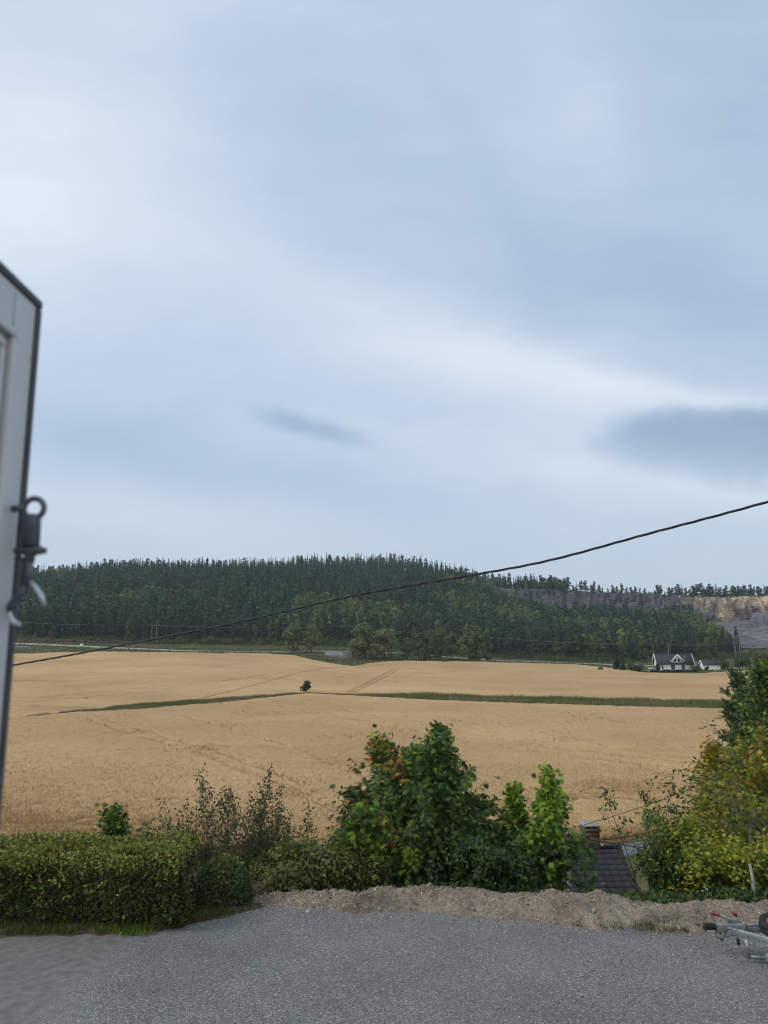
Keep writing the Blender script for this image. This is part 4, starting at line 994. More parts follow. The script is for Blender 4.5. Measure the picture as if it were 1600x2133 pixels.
# --- open door leaf at the left, with its hook
DX, Y1, ZT, ZB = -.44, .9, 5.426, 3.5
dt = thing('door', 'pale open door leaf with a dark rubber seal, seen edge on at the left', 'door', (DX, .5, ZB))
H = ZT-ZB
mb = MB(); mb.box((-.021, -.0570, H/2-.006), (.042, .886, H-.012)); bev(build('door_leaf', mb, M['door_paint'], dt), .003)
def frame_boxes(mb, y0, y1, z0, z1, w, x0, th):
    mb.box((x0+th/2, (y0+y1)/2, z1-w/2), (th, y1-y0, w)); mb.box((x0+th/2, (y0+y1)/2, z0+w/2), (th, y1-y0, w))
    mb.box((x0+th/2, y1-w/2, (z0+z1)/2), (th, w, z1-z0-2*w)); mb.box((x0+th/2, y0+w/2, (z0+z1)/2), (th, w, z1-z0-2*w))
mb = MB(); frame_boxes(mb, -.42, .332, .16, H-.068, .011, 0, .009); frame_boxes(mb, -.40, .312, .18, H-.088, .009, 0, .006); bev(build('moulding', mb, M['door_paint'], dt), .002)
mb = MB(); mb.box((.001, -.044, H/2+.04), (.004, .69, H-.3)); build('panel', mb, M['door_panel'], dt)
mb = MB(); mb.box((-.008, .3935, H/2-.006), (.019, .0120, H-.012)); mb.box((-.008, -.05, H-.0055), (.019, .9, .011)); bev(build('rubber_seal', mb, M['seal'], dt), .002)
mb = MB(); mb.box((0, .333, H-.042), (.0012, .0012, .052)); build('joint', mb, M['door_panel'], dt)
# hook: screw eye, spring barrel, flange, rod and two bent prongs
def dl(px, r, y=.868):      # local coordinates of a surveyed point on the hook
    p = at(px, r, y); return p-np.array([DX, .5, ZB])
hk = MB()
c = dl(71, 1059); R_ = .0118; a = np.linspace(-2.6, 3.1, 20)
hk.tube([dl(27, 1060), dl(50, 1058), c+np.array([-R_, 0, -.003])], .0042, 8)
hk.tube(np.stack([c[0]+R_*np.cos(a), np.full(20, c[1]), c[2]+R_*np.sin(a)], -1), .0036, 8)
ho = build('hook', hk, M['hook_metal'], dt, smooth=True)
mb = MB(); p0, p1 = dl(67, 1072), dl(64, 1137); mb.tube([p0, p0*.9+p1*.1, p1], [.0085, .0098, .0098], 14)
for f in np.linspace(.1, .95, 9):
    q = p0*(1-f)+p1*f; mb.tube([q+[0, 0, .0012], q-[0, 0, .0012]], .0104, 14)
build('spring_barrel', mb, M['hook_metal'], ho, smooth=True)
mb = MB(); p = dl(63, 1149); mb.tube([p+[-.0185, 0, .001], p+[-.008, 0, .002], p, p+[.008, 0, .002], p+[.0185, 0, .001]], [.0035, .0062, .0085, .0062, .0035], 10)
mb.tube([p+[0, 0, .009], p-[0, 0, .013]], [.007, .0055], 10); build('flange', mb, M['hook_metal'], ho, smooth=True)
mb = MB(); mb.tube([dl(62, 1150), dl(59, 1190), dl(56, 1222)], [.0052, .0050, .0045], 10)
mb.tube([dl(47, 1160), dl(44, 1195), dl(46, 1228)], .0028, 8); mb.tube([dl(56, 1218), dl(38, 1240), dl(20, 1262), dl(18, 1276)], [.0045, .004, .0038, .003], 8); build('rod', mb, M['hook_metal'], ho, smooth=True)
mb = MB(); mb.tube([dl(62, 1213), dl(74, 1224), dl(86, 1242), dl(94, 1262)], [.0030, .0033, .0034, .002], 8); mb.tube([dl(18, 1268), dl(20, 1284), dl(28, 1296), dl(42, 1302)], [.0024, .0034, .0036, .0022], 8)
build('prong', mb, M['highlit_steel'], ho, smooth=True)

# --- thick twisted service cable crossing the view
def catm(P, n):
    P = np.array(P); s = np.linspace(0, len(P)-1, n); i = np.clip(s.astype(int), 0, len(P)-2); f = (s-i)[:, None]
    a = P[np.maximum(i-1, 0)]; b_ = P[i]; c_ = P[i+1]; d_ = P[np.minimum(i+2, len(P)-1)]
    return .5*(2*b_+(c_-a)*f+(2*a-5*b_+4*c_-d_)*f**2+(3*b_-a-3*c_+d_)*f**3)
cp = [(-260,1432,10.6),(30,1385,9.8),(250,1345,9.2),(500,1295,8.6),(740,1240,8.0),(990,1197,7.5),(1150,1166,7.2),(1350,1112,6.9),(1600,1045,6.5),(1900,955,6.1)]
L = catm([at(*q) for q in cp]+[np.array([7.6, 3.6, 8.3]), np.array([10.5, 1.0, 9.4])], 1100); mb = MB()
arc = np.concatenate([[0], np.cumsum(np.linalg.norm(np.diff(L, axis=0), axis=1))])
t_ = unit(np.gradient(L, axis=0)); sx_ = unit(np.cross(t_, [0, 0, 1.])); sz_ = np.cross(sx_, t_)
for k in range(3):
    ph = arc/.62*2*PI+k*2*PI/3
    mb.tube(L+.0062*(np.cos(ph)[:, None]*sx_+np.sin(ph)[:, None]*sz_), .0065, 6)
tag(build('service_cable', mb, M['cable'], smooth=True), 'thick black twisted overhead cable rising to the upper right across the whole view', 'cable')

# --- low pole by the roof and its wires
PY = 22.5
pt = at(1181, 1737, PY); pb = float(T(pt[0], PY))
t = thing('utility_pole', 'short grey wooden pole with a white cap beside the tiled roof', 'pole', (pt[0], PY, pb))
hp = pt[2]-pb
mb = MB(); mb.tube([[.06, 0, -.4], [.03, 0, hp*.5], [0, 0, hp]], [.075, .068, .06], 10); build('pole', mb, M['wood_grey'], t, smooth=True)
mb = MB(); mb.tube([[-.17, -.02, hp+.10], [-.13, -.02, hp+.135], [0, -.02, hp+.14], [.06, -.02, hp+.1]], [.03, .05, .055, .03], 8); build('cap', mb, M['white_paint'], t, smooth=True)
mb = MB(); mb.box((.05, -.04, hp-.03), (.16, .05, .07)); mb.tube([[.02, -.07, hp+.1], [.06, -.08, hp-.02], [.1, -.09, hp-.12]], .018, 6); build('bracket', mb, M['rubber'], t)
def wire(name, label, P, rad, sag=0, n=60):
    P = [np.array(p) for p in P]; L = catm(P, n) if len(P) > 2 else P[0]+(P[1]-P[0])*np.linspace(0, 1, n)[:, None]
    L = np.array(L); L[:, 2] -= sag*np.sin(np.linspace(0, PI, n))
    mb = MB(); mb.tube(L, rad, 5); return tag(build(name, mb, M['cable'], smooth=True), label, 'cable')
tp = pt+[.05, -.05, -.03]
wire('overhead_wire', 'thin dark wire rising from the short pole to the upper right past the yellow maple', [at(1186, 1727, PY), at(1300, 1693, 19.5), at(1420, 1650, 16.5), at(1510, 1605, 14.2), at(1602, 1543, 12.2), at(1800, 1400, 9)], .0075)
wire('overhead_wire', 'black cable from the short pole passing behind the chimney to the right', [tp, at(1222, 1748, 24.5), at(1300, 1760, 28), at(1400, 1773, 33), at(1500, 1782, 38)], .018)
wire('overhead_wire', 'short black drop cable from the pole down to the foot of the chimney', [tp, at(1200, 1748, 24.5), at(1221, 1763, 27.6)], .016)

# --- neighbour's house below the bank: tiled roof with chimney
HY, HZ, HX1, HX0 = 29.0, float(at(1230, 1767, 29.0)[2]), 8.66, 2.6
t = thing('house', 'house below the bank with a charcoal tiled roof and a brick chimney', 'house', ((HX0+HX1)/2, HY, -8.6))
zr = HZ+8.6; pit = math.radians(28); hw = 3.6; LX = (HX1-HX0)/2
mb = MB(); ev = zr-(hw-.3)*math.tan(pit)-.12
wh = ev
mb.box((0, 0, wh/2-.3), (2*LX-.5, 2*hw-1.0, wh+.2))
for sx in (-1, 1):
    x = sx*(LX-.26)
    mb.add([[x, -hw+.5, wh-.25], [x, hw-.5, wh-.25], [x, 0, zr-.18], [x-sx*.1, -hw+.5, wh-.25], [x-sx*.1, hw-.5, wh-.25], [x-sx*.1, 0, zr-.18]], [np.array([[0,1,2],[3,5,4]]), np.array([[0,2,5,3],[1,4,5,2],[0,3,4,1]])])
build('wall', mb, M['white_paint'], t)
rf = MB(); crs = .26; sl = hw/math.cos(pit); nc = int(sl/crs); nx = int(2*LX/.1)
for side in (-1, 1):
    for i in range(nc+1):
        s0, s1 = i*crs, min((i+1)*crs+.05, sl)
        xq = np.linspace(-LX, LX, nx*2+1); wv = .034*np.abs(np.sin(xq*PI/.3))**.7
        def row(s, lift): return np.stack([xq, side*s*math.cos(pit)*np.ones_like(xq)+0, zr-s*math.sin(pit)+wv+lift], -1)
        r0_, r1_ = row(s0, .0), row(s1, .055); r2_ = row(s1, .0)
        rf.grid(np.stack([r0_, r1_, r2_], 0))
ro = build('roof', rf, M['tile'], t)
mb = MB(); mb.tube([[-LX, 0, zr+.03], [LX, 0, zr+.03]], .09, 10); build('ridge_cap', mb, M['tile'], ro, smooth=True)
mb = MB()
for sx in (-1, 1):
    for sy in (-1, 1): mb.box((sx*(LX+.02), sy*hw/2, zr-hw/2*math.tan(pit)-.03), (.035, sl, .16), (-sy*pit, 0, 0))
build('bargeboard', mb, M['dark_roof'], ro)
cx_ = at(1231, 1750, HY)[0]-(HX0+HX1)/2; ctop = float(at(1231, 1722, 28.9)[2])+8.6
ch = MB(); ch.box((cx_, .12, (ctop-.13+zr-.5)/2), (.56, .56, ctop-.13-zr+.5)); co = build('chimney', ch, M['brick'], t)
mb = MB(); mb.box((cx_, .12, ctop-.115), (.64, .64, .10)); mb.box((cx_, .12, ctop-.29), (.60, .60, .06))
build('chimney_collar', mb, M['brick'], co)
mb = MB()
for sx in (-1, 0, 1):
    for sy in (-1, 1): mb.box((cx_+sx*.24, .12+sy*.24, ctop-.03), (.10, .10, .075))
build('chimney_blocks', mb, M['concrete'], co)
mb = MB(); mb.box((cx_, .12, ctop+.035), (.68, .68, .055)); bev(build('chimney_cap', mb, M['concrete'], co), .01)
mb = MB(); mb.tube([[cx_-.52, .05, zr+.02], [cx_-.45, .02, zr+.10], [cx_-.32, 0, zr+.10], [cx_-.28, 0, zr-.02]], [.05, .08, .08, .05], 8); mb.tube([[cx_+.28, .0, zr+.02], [cx_+.4, .0, zr+.09], [cx_+.5, .02, zr+.01]], [.05, .065, .04], 8); build('flashing', mb, M['white_paint'], co, smooth=True)

# --- trailer: drawbar, coupling, spare wheel, jockey wheel (bed outside the frame on the right)
K0 = at(1492, 1930, 12.95)
t = thing('trailer', 'grey galvanised trailer drawbar with a spare wheel and small jockey wheel on the gravel', 'trailer', (K0[0], K0[1], 0), 0)
hz = K0[2]
def tl(px, r, y): return at(px, r, y)-np.array([K0[0], K0[1], 0])
A = np.array([.18, -.02, hz-.045]); d1 = unit(np.array([.72, -.69, 0])); 
mb = MB()
yaw = math.atan2(d1[1], d1[0])
mb.box(A+d1*.85, (1.75, .055, .095), (0, 0, yaw)); 
d2 = unit(np.array([.98, -.05, 0])); yaw2 = math.atan2(d2[1], d2[0])
mb.box(A+np.array([.1, .06, -.004])+d2*.95, (1.8, .055, .085), (0, 0, yaw2)); bev(build('drawbar', mb, M['galv'], t), .006)
mb = MB(); mb.box((.22, .0, hz+.005), (.46, .085, .085)); mb.box((.30, -.045, hz-.075), (.26, .012, .11)); mb.box((.58, .03, hz+.0), (.26, .06, .055)); mb.box((.44, .01, hz+.01), (.05, .12, .12)); bev(build('coupling', mb, M['galv'], t), .012, 3)
mb = MB()
for i in range(5): mb.tube([[-.02-i*.036, 0, hz], [-.046-i*.036, 0, hz]], [.052, .047] if i % 2 else [.056, .05], 14)
mb.tube([[.0, 0, hz], [-.2, 0, hz]], .043, 14); build('bellows', mb, M['rubber'], t, smooth=True)
mb = MB(); mb.box((.45, .01, hz+.0), (.055, .11, .10)); build('damper_plate', mb, M['rust'], t)
mb = MB(); p = tl(1546, 1924, 12.98); q = tl(1497, 1907, 12.98)
mb.add(np.concatenate([[p+[.09, s, -.03], p+[-.16, s, -.03], q+[.02, s, .0], q+[.03, s, .025]] for s in (-.02, .02)]), np.array([[0,1,2,3],[4,7,6,5],[0,3,7,4],[1,5,6,2],[2,6,7,3],[0,4,5,1]])); lv = build('brake_lever', mb, M['galv'], t)
mb = MB(); q1 = tl(1480, 1902, 12.98); mb.tube([q+[.03, 0, .012], q, q1*.6+q*.4, q1], [.015, .021, .021, .014], 10); build('grip', mb, M['red'], lv, smooth=True)
mb = MB(); p = tl(1548, 1926, 13.0); mb.tube([p, tl(1548, 1909, 13.0), tl(1533, 1908, 13.0)], .006, 6); lk = build('lock_rod', mb, M['hook_metal'], t)
q = tl(1531, 1905, 13.0); mb = MB(); mb.box(q, (.055, .03, .05), (0, .5, 0)); mb.tube([q+[-.03, 0, .03], q+[.03, 0, -.04]], [.024, .008], 8); build('red_knob', mb, M['red'], lk)
mb = MB(); pts = catm([tl(1493, 1935, 12.9), tl(1491, 1945, 12.88), tl(1497, 1954, 12.86), tl(1504, 1956, 12.86), tl(1509, 1951, 12.84), tl(1512, 1940, 12.82), tl(1520, 1935, 12.84), tl(1530, 1936, 12.88)], 60)
mb.tube(pts, .007, 6); k0 = tl(1502, 1956, 12.86); mb.tube([k0+[-.02, 0, .01], k0+[.02, 0, -.02]], .014, 8); build('breakaway_cable', mb, M['cable'], t, smooth=True)
mb = MB(); mb.tube(catm([tl(1464, 1919, 13.6), tl(1468, 1911, 13.6), tl(1473, 1907, 13.6)], 12), .011, 6); build('bent_iron', mb, M['hook_metal'], t, smooth=True)
mb = MB(); p = tl(1537, 1954, 12.74); mb.tube([p, p-[0, 0, .03], p-[-.01, 0, .10]], [.018, .026, .02], 10); build('plug', mb, M['rubber'], t, smooth=True)
# jockey leg: drop tube, foot arm, wheel
jy = 12.62; p0 = tl(1555, 1957, jy); p1 = tl(1561, 2001, jy)
p1[2] = .085; mb = MB(); mb.tube([p0, p1], [.026, .026], 12); mb.box((p1+[.13, -.01, .0]), (.30, .045, .05), (0, 0, -.12)); jl = build('jockey_leg', mb, M['galv'], t)
mb = MB(); wc = p1+[.31, -.03, -.008]; Mx = Matrix.Translation(Vector(wc)) @ Euler((PI/2, 0, -.12)).to_matrix().to_4x4()
mb.lathe([(.02, -.03), (.066, -.03), (.076, -.02), (.076, .02), (.066, .03), (.02, .03)], Mx, 24); jw = build('jockey_wheel', mb, M['concrete'], jl, smooth=True)
mb = MB(); mb.lathe([(0, -.036), (.022, -.036), (.022, .036), (0, .036)], Mx, 16); build('hub', mb, M['galv'], jw)
# spare wheel lying tilted on the drawbar
sc_ = tl(1620, 1929, 12.72); Mx = Matrix.Translation(Vector(sc_)) @ Euler((.24, -.10, 0)).to_matrix().to_4x4()
mb = MB(); mb.lathe([(.16, -.065), (.19, -.085), (.235, -.085), (.262, -.065), (.268, -.045), (.262, -.043), (.262, -.035), (.27, -.033), (.272, -.01), (.264, -.008), (.264, .0), (.272, .002), (.27, .026), (.262, .028), (.262, .036), (.268, .038), (.262, .065), (.235, .085), (.19, .085), (.16, .065), (.16, -.065)], Mx, 40)
sw = build('spare_wheel', mb, M['rubber'], t, smooth=True)
mb = MB(); mb.lathe([(.175, .07), (.15, .06), (.13, .05), (.12, .0), (.09, .02), (.04, .035), (0, .035)], Mx, 32); mb.lathe([(.16, -.06), (.14, -.045), (0, -.03)], Mx, 32); build('rim', mb, M['rust'], sw, smooth=True)
# bed
bc = np.array([2.55, -1.25, .0]); mb = MB(); rz_ = -.45
def rb(mb, c, s): 
    v = np.array(c, float); r = np.array([v[0]*math.cos(rz_)-v[1]*math.sin(rz_), v[0]*math.sin(rz_)+v[1]*math.cos(rz_), v[2]]); mb.box(bc+r, s, (0, 0, rz_))
rb(mb, (0, 0, .5), (2.2, 1.25, .05))
for sy in (-1, 1): rb(mb, (0, sy*.62, .70), (2.2, .03, .36))
for sx in (-1, 1): rb(mb, (sx*1.09, 0, .70), (.03, 1.2, .36))
bev(build('bed', mb, M['galv'], t), .006)
for sy in (-1, 1):
    v = np.array([.1*math.cos(rz_)-sy*.76*math.sin(rz_), .1*math.sin(rz_)+sy*.76*math.cos(rz_), .275])+bc
    Mx = Matrix.Translation(Vector(v)) @ Euler((PI/2, 0, rz_)).to_matrix().to_4x4()
    mb = MB(); mb.lathe([(.15, -.07), (.24, -.08), (.27, -.06), (.275, 0), (.27, .06), (.24, .08), (.15, .07)], Mx, 32); w = build('wheel', mb, M['rubber'], t, smooth=True)
    mb = MB(); mb.lathe([(.155, .05), (.1, .03), (0, .04)], Mx, 24); mb.lathe([(.155, -.05), (.1, -.03), (0, -.04)], Mx, 24); build('rim', mb, M['galv'], w, smooth=True)

# --- white farmhouse across the fields
def gable(mb, L, D, zb, ze, zr, mi=0):
    """walls of a gabled block: ridge along x"""
    x, y = L/2, D/2
    V = [[-x,-y,zb],[x,-y,zb],[x,y,zb],[-x,y,zb],[-x,-y,ze],[x,-y,ze],[x,y,ze],[-x,y,ze],[-x,0,zr],[x,0,zr]]
    mb.add(V, [np.array([[0,1,5,4],[2,3,7,6]]), np.array([[1,2,6,9,5],[3,0,4,8,7]])])
def roof(mb, L, D, ze, zr, ov, th=.16):
    pit_ = math.atan2(zr-ze, D/2); sl_ = (D/2+ov)/math.cos(pit_)
    for s in (-1, 1):
        c_ = np.array([0, s*(sl_/2)*math.cos(pit_), zr-(sl_/2)*math.sin(pit_)+th/2/math.cos(pit_)+.02])
        mb.box(c_, (L+2*ov, sl_, th), (-s*pit_, 0, 0))
FH = hit(1403, 1396, 0, 200); FY = 290.0
u, s = us(1403, 1397); fz = float(T(u*FY, FY))
t = thing('farmhouse', 'white farmhouse with dark roof, gabled dormer and balcony beyond the fields', 'house', (u*FY, FY, fz), -.16)
Lh, Dh = 12.6, 8.0
ftop = CZ+us(1403, 1361)[1]*FY-fz; fe = CZ+us(1403, 1382)[1]*(FY-4)-fz
mb = MB(); gable(mb, Lh, Dh, -1.2, fe, ftop-.3); build('wall', mb, M['white_paint'], t)
mb = MB(); roof(mb, Lh, Dh, fe, ftop-.3, .55); ro = build('roof', mb, M['dark_roof'], t)
pit_ = math.atan2(ftop-.3-fe, Dh/2); sl_ = (Dh/2+.6)/math.cos(pit_)
for sx in (-1, 1):
    mb = MB()
    for s_ in (-1, 1): mb.box((sx*(Lh/2+.62), s_*sl_/2*math.cos(pit_), ftop-.3-sl_/2*math.sin(pit_)+.03), (.16, sl_+.05, .42), (-s_*pit_, 0, 0))
    build('bargeboard', mb, M['white_paint'], ro)
# dormer
dw, dx_, dz0, dz1 = 4.0, .75, fe+.55, ftop-.25
mb = MB(); yfv = -Dh/2+.15; ze_ = fe+1.1
mb.add([[dx_-dw/2, yfv, dz0-.5], [dx_+dw/2, yfv, dz0-.5], [dx_+dw/2, yfv, ze_], [dx_, yfv, dz1-.25], [dx_-dw/2, yfv, ze_], [dx_-dw/2, 0, dz0-.5], [dx_+dw/2, 0, dz0-.5], [dx_+dw/2, 0, ze_], [dx_, 0, dz1-.25], [dx_-dw/2, 0, ze_]],
       [np.array([[0,1,2,3,4]]), np.array([[1,6,7,2],[0,4,9,5]])]); dm = build('dormer', mb, M['white_paint'], t)
mb = MB(); mb2 = MB(); dp = math.atan2(dz1-.25-ze_, dw/2); ds = (dw/2+.55)/math.cos(dp)
for sx in (-1, 1):
    mb.box((dx_+sx*ds/2*math.cos(dp), yfv/2-.4, dz1-.12-ds/2*math.sin(dp)), (ds, abs(yfv)+.9, .14), (0, sx*dp, 0))
    mb2.box((dx_+sx*ds/2*math.cos(dp), yfv-.9, dz1-.17-ds/2*math.sin(dp)), (ds+.1, .1, .36), (0, sx*dp, 0))
build('dormer_roof', mb, M['dark_roof'], dm); build('dormer_bargeboard', mb2, M['white_paint'], dm)
def window(par, x, y, z, w, h, glass=True):
    mb = MB(); f = .10
    for sx in (-1, 1): mb.box((x+sx*(w/2-f/2), y, z), (f, .08, h))
    for sz in (-1, 1): mb.box((x, y, z+sz*(h/2-f/2)), (w-2*f-.004, .08, f))
    wo = build('window', mb, M['white_paint'], par)
    g = MB(); g.box((x, y+.01, z), (w-2*f, .03, h-2*f)); build('pane', g, M['glass'], wo); return wo
for dx2 in (-.62, .62): window(dm, dx_+dx2, yfv-.05, fe+1.15, .95, 1.25)
for x, w in ((-4.7, .8),): window(t, x, -Dh/2-.05, fe-1.35, w, 1.5)
for x, w, h_ in ((-.9, 1.4, 1.7), (2.8, 1.0, 1.7)):
    mb = MB(); mb.box((x, -Dh/2-.05, fe-1.4), (w, .08, h_)); build('balcony_door', mb, M['glass'], t)
for x in (-3.4, 4.6): window(t, x, -Dh/2-.05, .0, .9, .7)
mb = MB(); by = -Dh/2-1.0; bz = fe-2.35; mb.box((-.5, by, bz), (9.6, 2.0, .22)); bo = build('balcony', mb, M['concrete'], t)
mb = MB(); mb.box((-.5, by-.96, bz+1.0), (9.6, .07, .07)); mb.box((-.5, by-.96, bz+.2), (9.6, .05, .05))
for x in np.arange(-5.25, 4.3, .5): mb.box((x, by-.96, bz+.6), (.05, .03, .8))
for x in (-5.25, -2, 1.0, 4.25): mb.box((x, by-.95, bz/2-.5), (.16, .16, bz+1.0))
build('railing', mb, M['wood_grey'], bo)
mb = MB(); mb.tube([[3.9, -1.6, fe+1.6], [3.9, -1.6, fe+2.9]], .12, 8); mb.lathe([(.0, 0), (.3, .05), (.34, .1)], Matrix.Translation((3.9, -1.9, fe+2.0)) @ Euler((1.2, 0, 0)).to_matrix().to_4x4(), 12); build('roof_vent', mb, M['concrete'], ro)
# garage
GY = 296.0; u, s = us(1479, 1393); gz = float(T(u*GY, GY))
t = thing('garage', 'small white garage with a dark roof to the right of the farmhouse', 'garage', (u*GY, GY, gz), -.12)
gt = CZ+us(1479, 1375)[1]*GY-gz; gb = max(-3., -(gz-(CZ+us(1479, 1396)[1]*GY)))-.6
mb = MB(); gable(mb, 6.2, 5.2, -1.0, gt-1.7, gt-.15); build('wall', mb, M['white_paint'], t)
mb = MB(); roof(mb, 6.2, 5.2, gt-1.7, gt-.15, .35, .14); ro = build('roof', mb, M['dark_roof'], t)
mb = MB(); gp = math.atan2(1.55, 2.6); gs = 2.95/math.cos(gp)
for s_ in (-1, 1): mb.box((-3.5, s_*gs/2*math.cos(gp), gt-.15-gs/2*math.sin(gp)+.03), (.12, gs, .34), (-s_*gp, 0, 0))
build('bargeboard', mb, M['white_paint'], ro)
mb = MB(); mb.box((-3.14, 0, 1.05), (.06, 2.4, 2.1)); build('garage_door', mb, M['white_paint'], t)
# white car between the house and the garage
CY = 292.0; u, s = us(1447, 1386); czc = float(T(u*CY, CY))
t = thing('parked_car', 'white car parked between the farmhouse and the garage', 'car', (u*CY, CY, czc+.35), .2)
prof_ = [(-2.2, .35), (-2.25, .8), (-2.0, 1.0), (-1.35, 1.08), (-.85, 1.55), (.6, 1.6), (1.5, 1.2), (2.1, 1.05), (2.25, .75), (2.2, .35)]
mb = MB(); V = [[x, -.85, z] for x, z in prof_]+[[x, .85, z] for x, z in prof_]; k = len(prof_)
mb.add(V, [np.arange(k)[None, ::-1], (np.arange(k)+k)[None], np.array([[i, i+1, k+i+1, k+i] for i in range(k-1)]+[[k-1, 0, k, 2*k-1]])]); bev(build('body', mb, M['white_paint'], t), .08, 3)
mb = MB()
for s_ in (-1, 1): mb.add([[x, s_*.86, z] for x, z in ((-1.15, 1.1), (-.8, 1.48), (.5, 1.5), (1.2, 1.15))], np.array([[0,1,2,3]]))
build('window', mb, M['glass'], t)
for x in (-1.4, 1.4):
    for s_ in (-1, 1):
        mb = MB(); mb.lathe([(0, -.1), (.28, -.1), (.33, -.06), (.33, .06), (.28, .1), (0, .1)], Matrix.Translation((x, s_*.78, .33)) @ Euler((PI/2, 0, 0)).to_matrix().to_4x4(), 20); build('wheel', mb, M['rubber'], t, smooth=True)
# little garden stand, conifers, bushes and low hedge round the farmhouse
SY = 280.0; u, s = us(1356, 1400); sz = float(T(u*SY, SY))
t = thing('garden_stand', 'small white roofed stand in front of the farmhouse hedge', 'garden shed', (u*SY, SY, sz))
st_ = CZ+us(1356, 1390)[1]*SY-sz
mb = MB(); mb.box((.1, 0, (st_-.7)/2-.2), (1.0, 1.0, st_-.4)); build('wall', mb, M['white_paint'], t)
mb = MB(); roof(mb, 1.9, 1.8, st_-.75, st_-.12, .15, .1); build('roof', mb, M['concrete'], t)
def gbush(px, y, h, w, label, cols, seed, tall=False, name='garden_bush', cat='shrub'):
    rng = np.random.default_rng(seed); u, _ = us(px, 1390); x = u*y; t = thing(name, label, cat, (x, y, float(T(x, y))))
    if tall: bl = [((0, 0, h*f), (w*(1-f)**.6+.12,)*2+(h*.12,)) for f in np.linspace(.08, .95, 11)]
    else: bl = [((rng.normal(0, w*.35), rng.normal(0, w*.3), h*rng.uniform(.25, .65)), (w*.55, w*.5, h*.36)) for _ in range(7)]
    lf = clumps(rng, bl, 60, (.22, .48), cols, [1]*len(cols)); wd = MB(); wd.tube([[0, 0, -.2], [.05, 0, h*.7]], [.09, .03], 6)
    build('stem', wd, M['bark'], t); build('foliage', lf, M['far_leaf'], t)
BG = [(.035, .065, .04), (.045, .08, .05)]; GG2 = [(.06, .1, .035), (.08, .115, .04)]
gbush(1297, 286, 6.9, 1.5, 'columnar blue green conifer at the left of the farmhouse garden', BG, 611, True, 'garden_conifer', 'tree')
gbush(1283, 290, 5.6, 1.7, 'dark rounded tree just left of the columnar conifer', BG, 612, False, 'garden_tree', 'tree')
gbush(1312, 284, 3.6, 1.6, 'mid green bush right against the columnar conifer', GG2, 613)
gbush(1328, 281, 3.0, 2.4, 'wide low dark bush between the conifer and the white stand', [(.05, .065, .035), (.06, .075, .04)], 614)
gbush(1252, 287, 1.6, 1.3, 'small round bush alone on the verge left of the conifer', GG2, 615)
gbush(1368, 283, 3.4, 1.3, 'dark bush at the left corner of the farmhouse', BG, 616)
gbush(1452, 285, 2.7, 2.0, 'pale green bush in front of the white car', [(.12, .15, .05), (.1, .13, .05)], 617)
gbush(1473, 287, 1.9, .9, 'dark small bush against the left side of the garage', BG, 618)
gbush(1507, 300, 4.2, 2.0, 'bush beside the road right of the garage', GG2, 619)
gbush(1545, 318, 5.0, 3.6, 'wide grey green willow bush at the right edge beyond the road', [(.08, .1, .045), (.07, .09, .04)], 620)
gbush(1590, 325, 5.6, 4.0, 'brownish bush at the extreme right beyond the road', [(.1, .1, .05), (.08, .09, .04)], 621)
gbush(1545, 340, 6.5, 2.6, 'tall bush behind the twin pole power support', GG2, 622)
p = hit(637, 1444, 0); gbush(637, p[1]-.4, 3.1, 1.15, 'lone round dark bush in the ditch between the two fields', [(.03, .055, .03), (.045, .07, .035)], 623, False, 'field_bush')
rng = np.random.default_rng(641); u0, _ = us(1402, 1400); hx = u0*278
t = thing('hedge', 'low dark clipped hedge along the front of the farmhouse garden', 'hedge', (hx, 278, float(T(hx, 278))))
n = 5200; P = np.stack([rng.uniform(-8.2, 8.6, n), rng.uniform(-.6, .6, n), rng.uniform(0, .75, n)], -1); P[:, 2] *= .75+.5*vnoise(P[:, 0]/2, P[:, 0]*0, 4)
lf = MB(); leaves(lf, P, rng.normal(0, 1, (n, 3)), rng.normal(0, .6, (n, 3))+np.array([0, -.3, .7]), rng.uniform(.2, .42, n), palette(rng, n, BG, [1, 1]), QUAD_V, QUAD_F); build('foliage', lf, M['far_leaf'], t)
wd = MB(); [wd.tube([[x, 0, -.1], [x+.1, 0, .8]], [.05, .02], 4) for x in np.linspace(-8, 8.4, 30)]; build('stem', wd, M['bark'], t)
# garden lawn
lw = np.linspace(1270, 1540, 40); A = np.array([hit(p, pxcurve([(1270, 1391), (1340, 1400), (1450, 1402), (1540, 1397)], p), 0) for p in lw])
B = A.copy(); sc2 = np.array([(hit(p, np.interp(p, *zip(*road_rows)), 0)[1]-4)/a[1] for p, a in zip(lw, A)]); B[:, :2] *= sc2[:, None]
K = np.linspace(0, 1, 8)[None, :, None]; G = A[:, None]*(1-K)+B[:, None]*K; G[..., 2] = T(G[..., 0], G[..., 1])+.12
M['lawn'] = noisy('garden_lawn', (.06, .10, .025), (.10, .14, .04), .6, .95, .1, 0, .4, .1)
mb = MB(); mb.grid(G); tag(build('lawn', mb, M['lawn']), kind='structure')

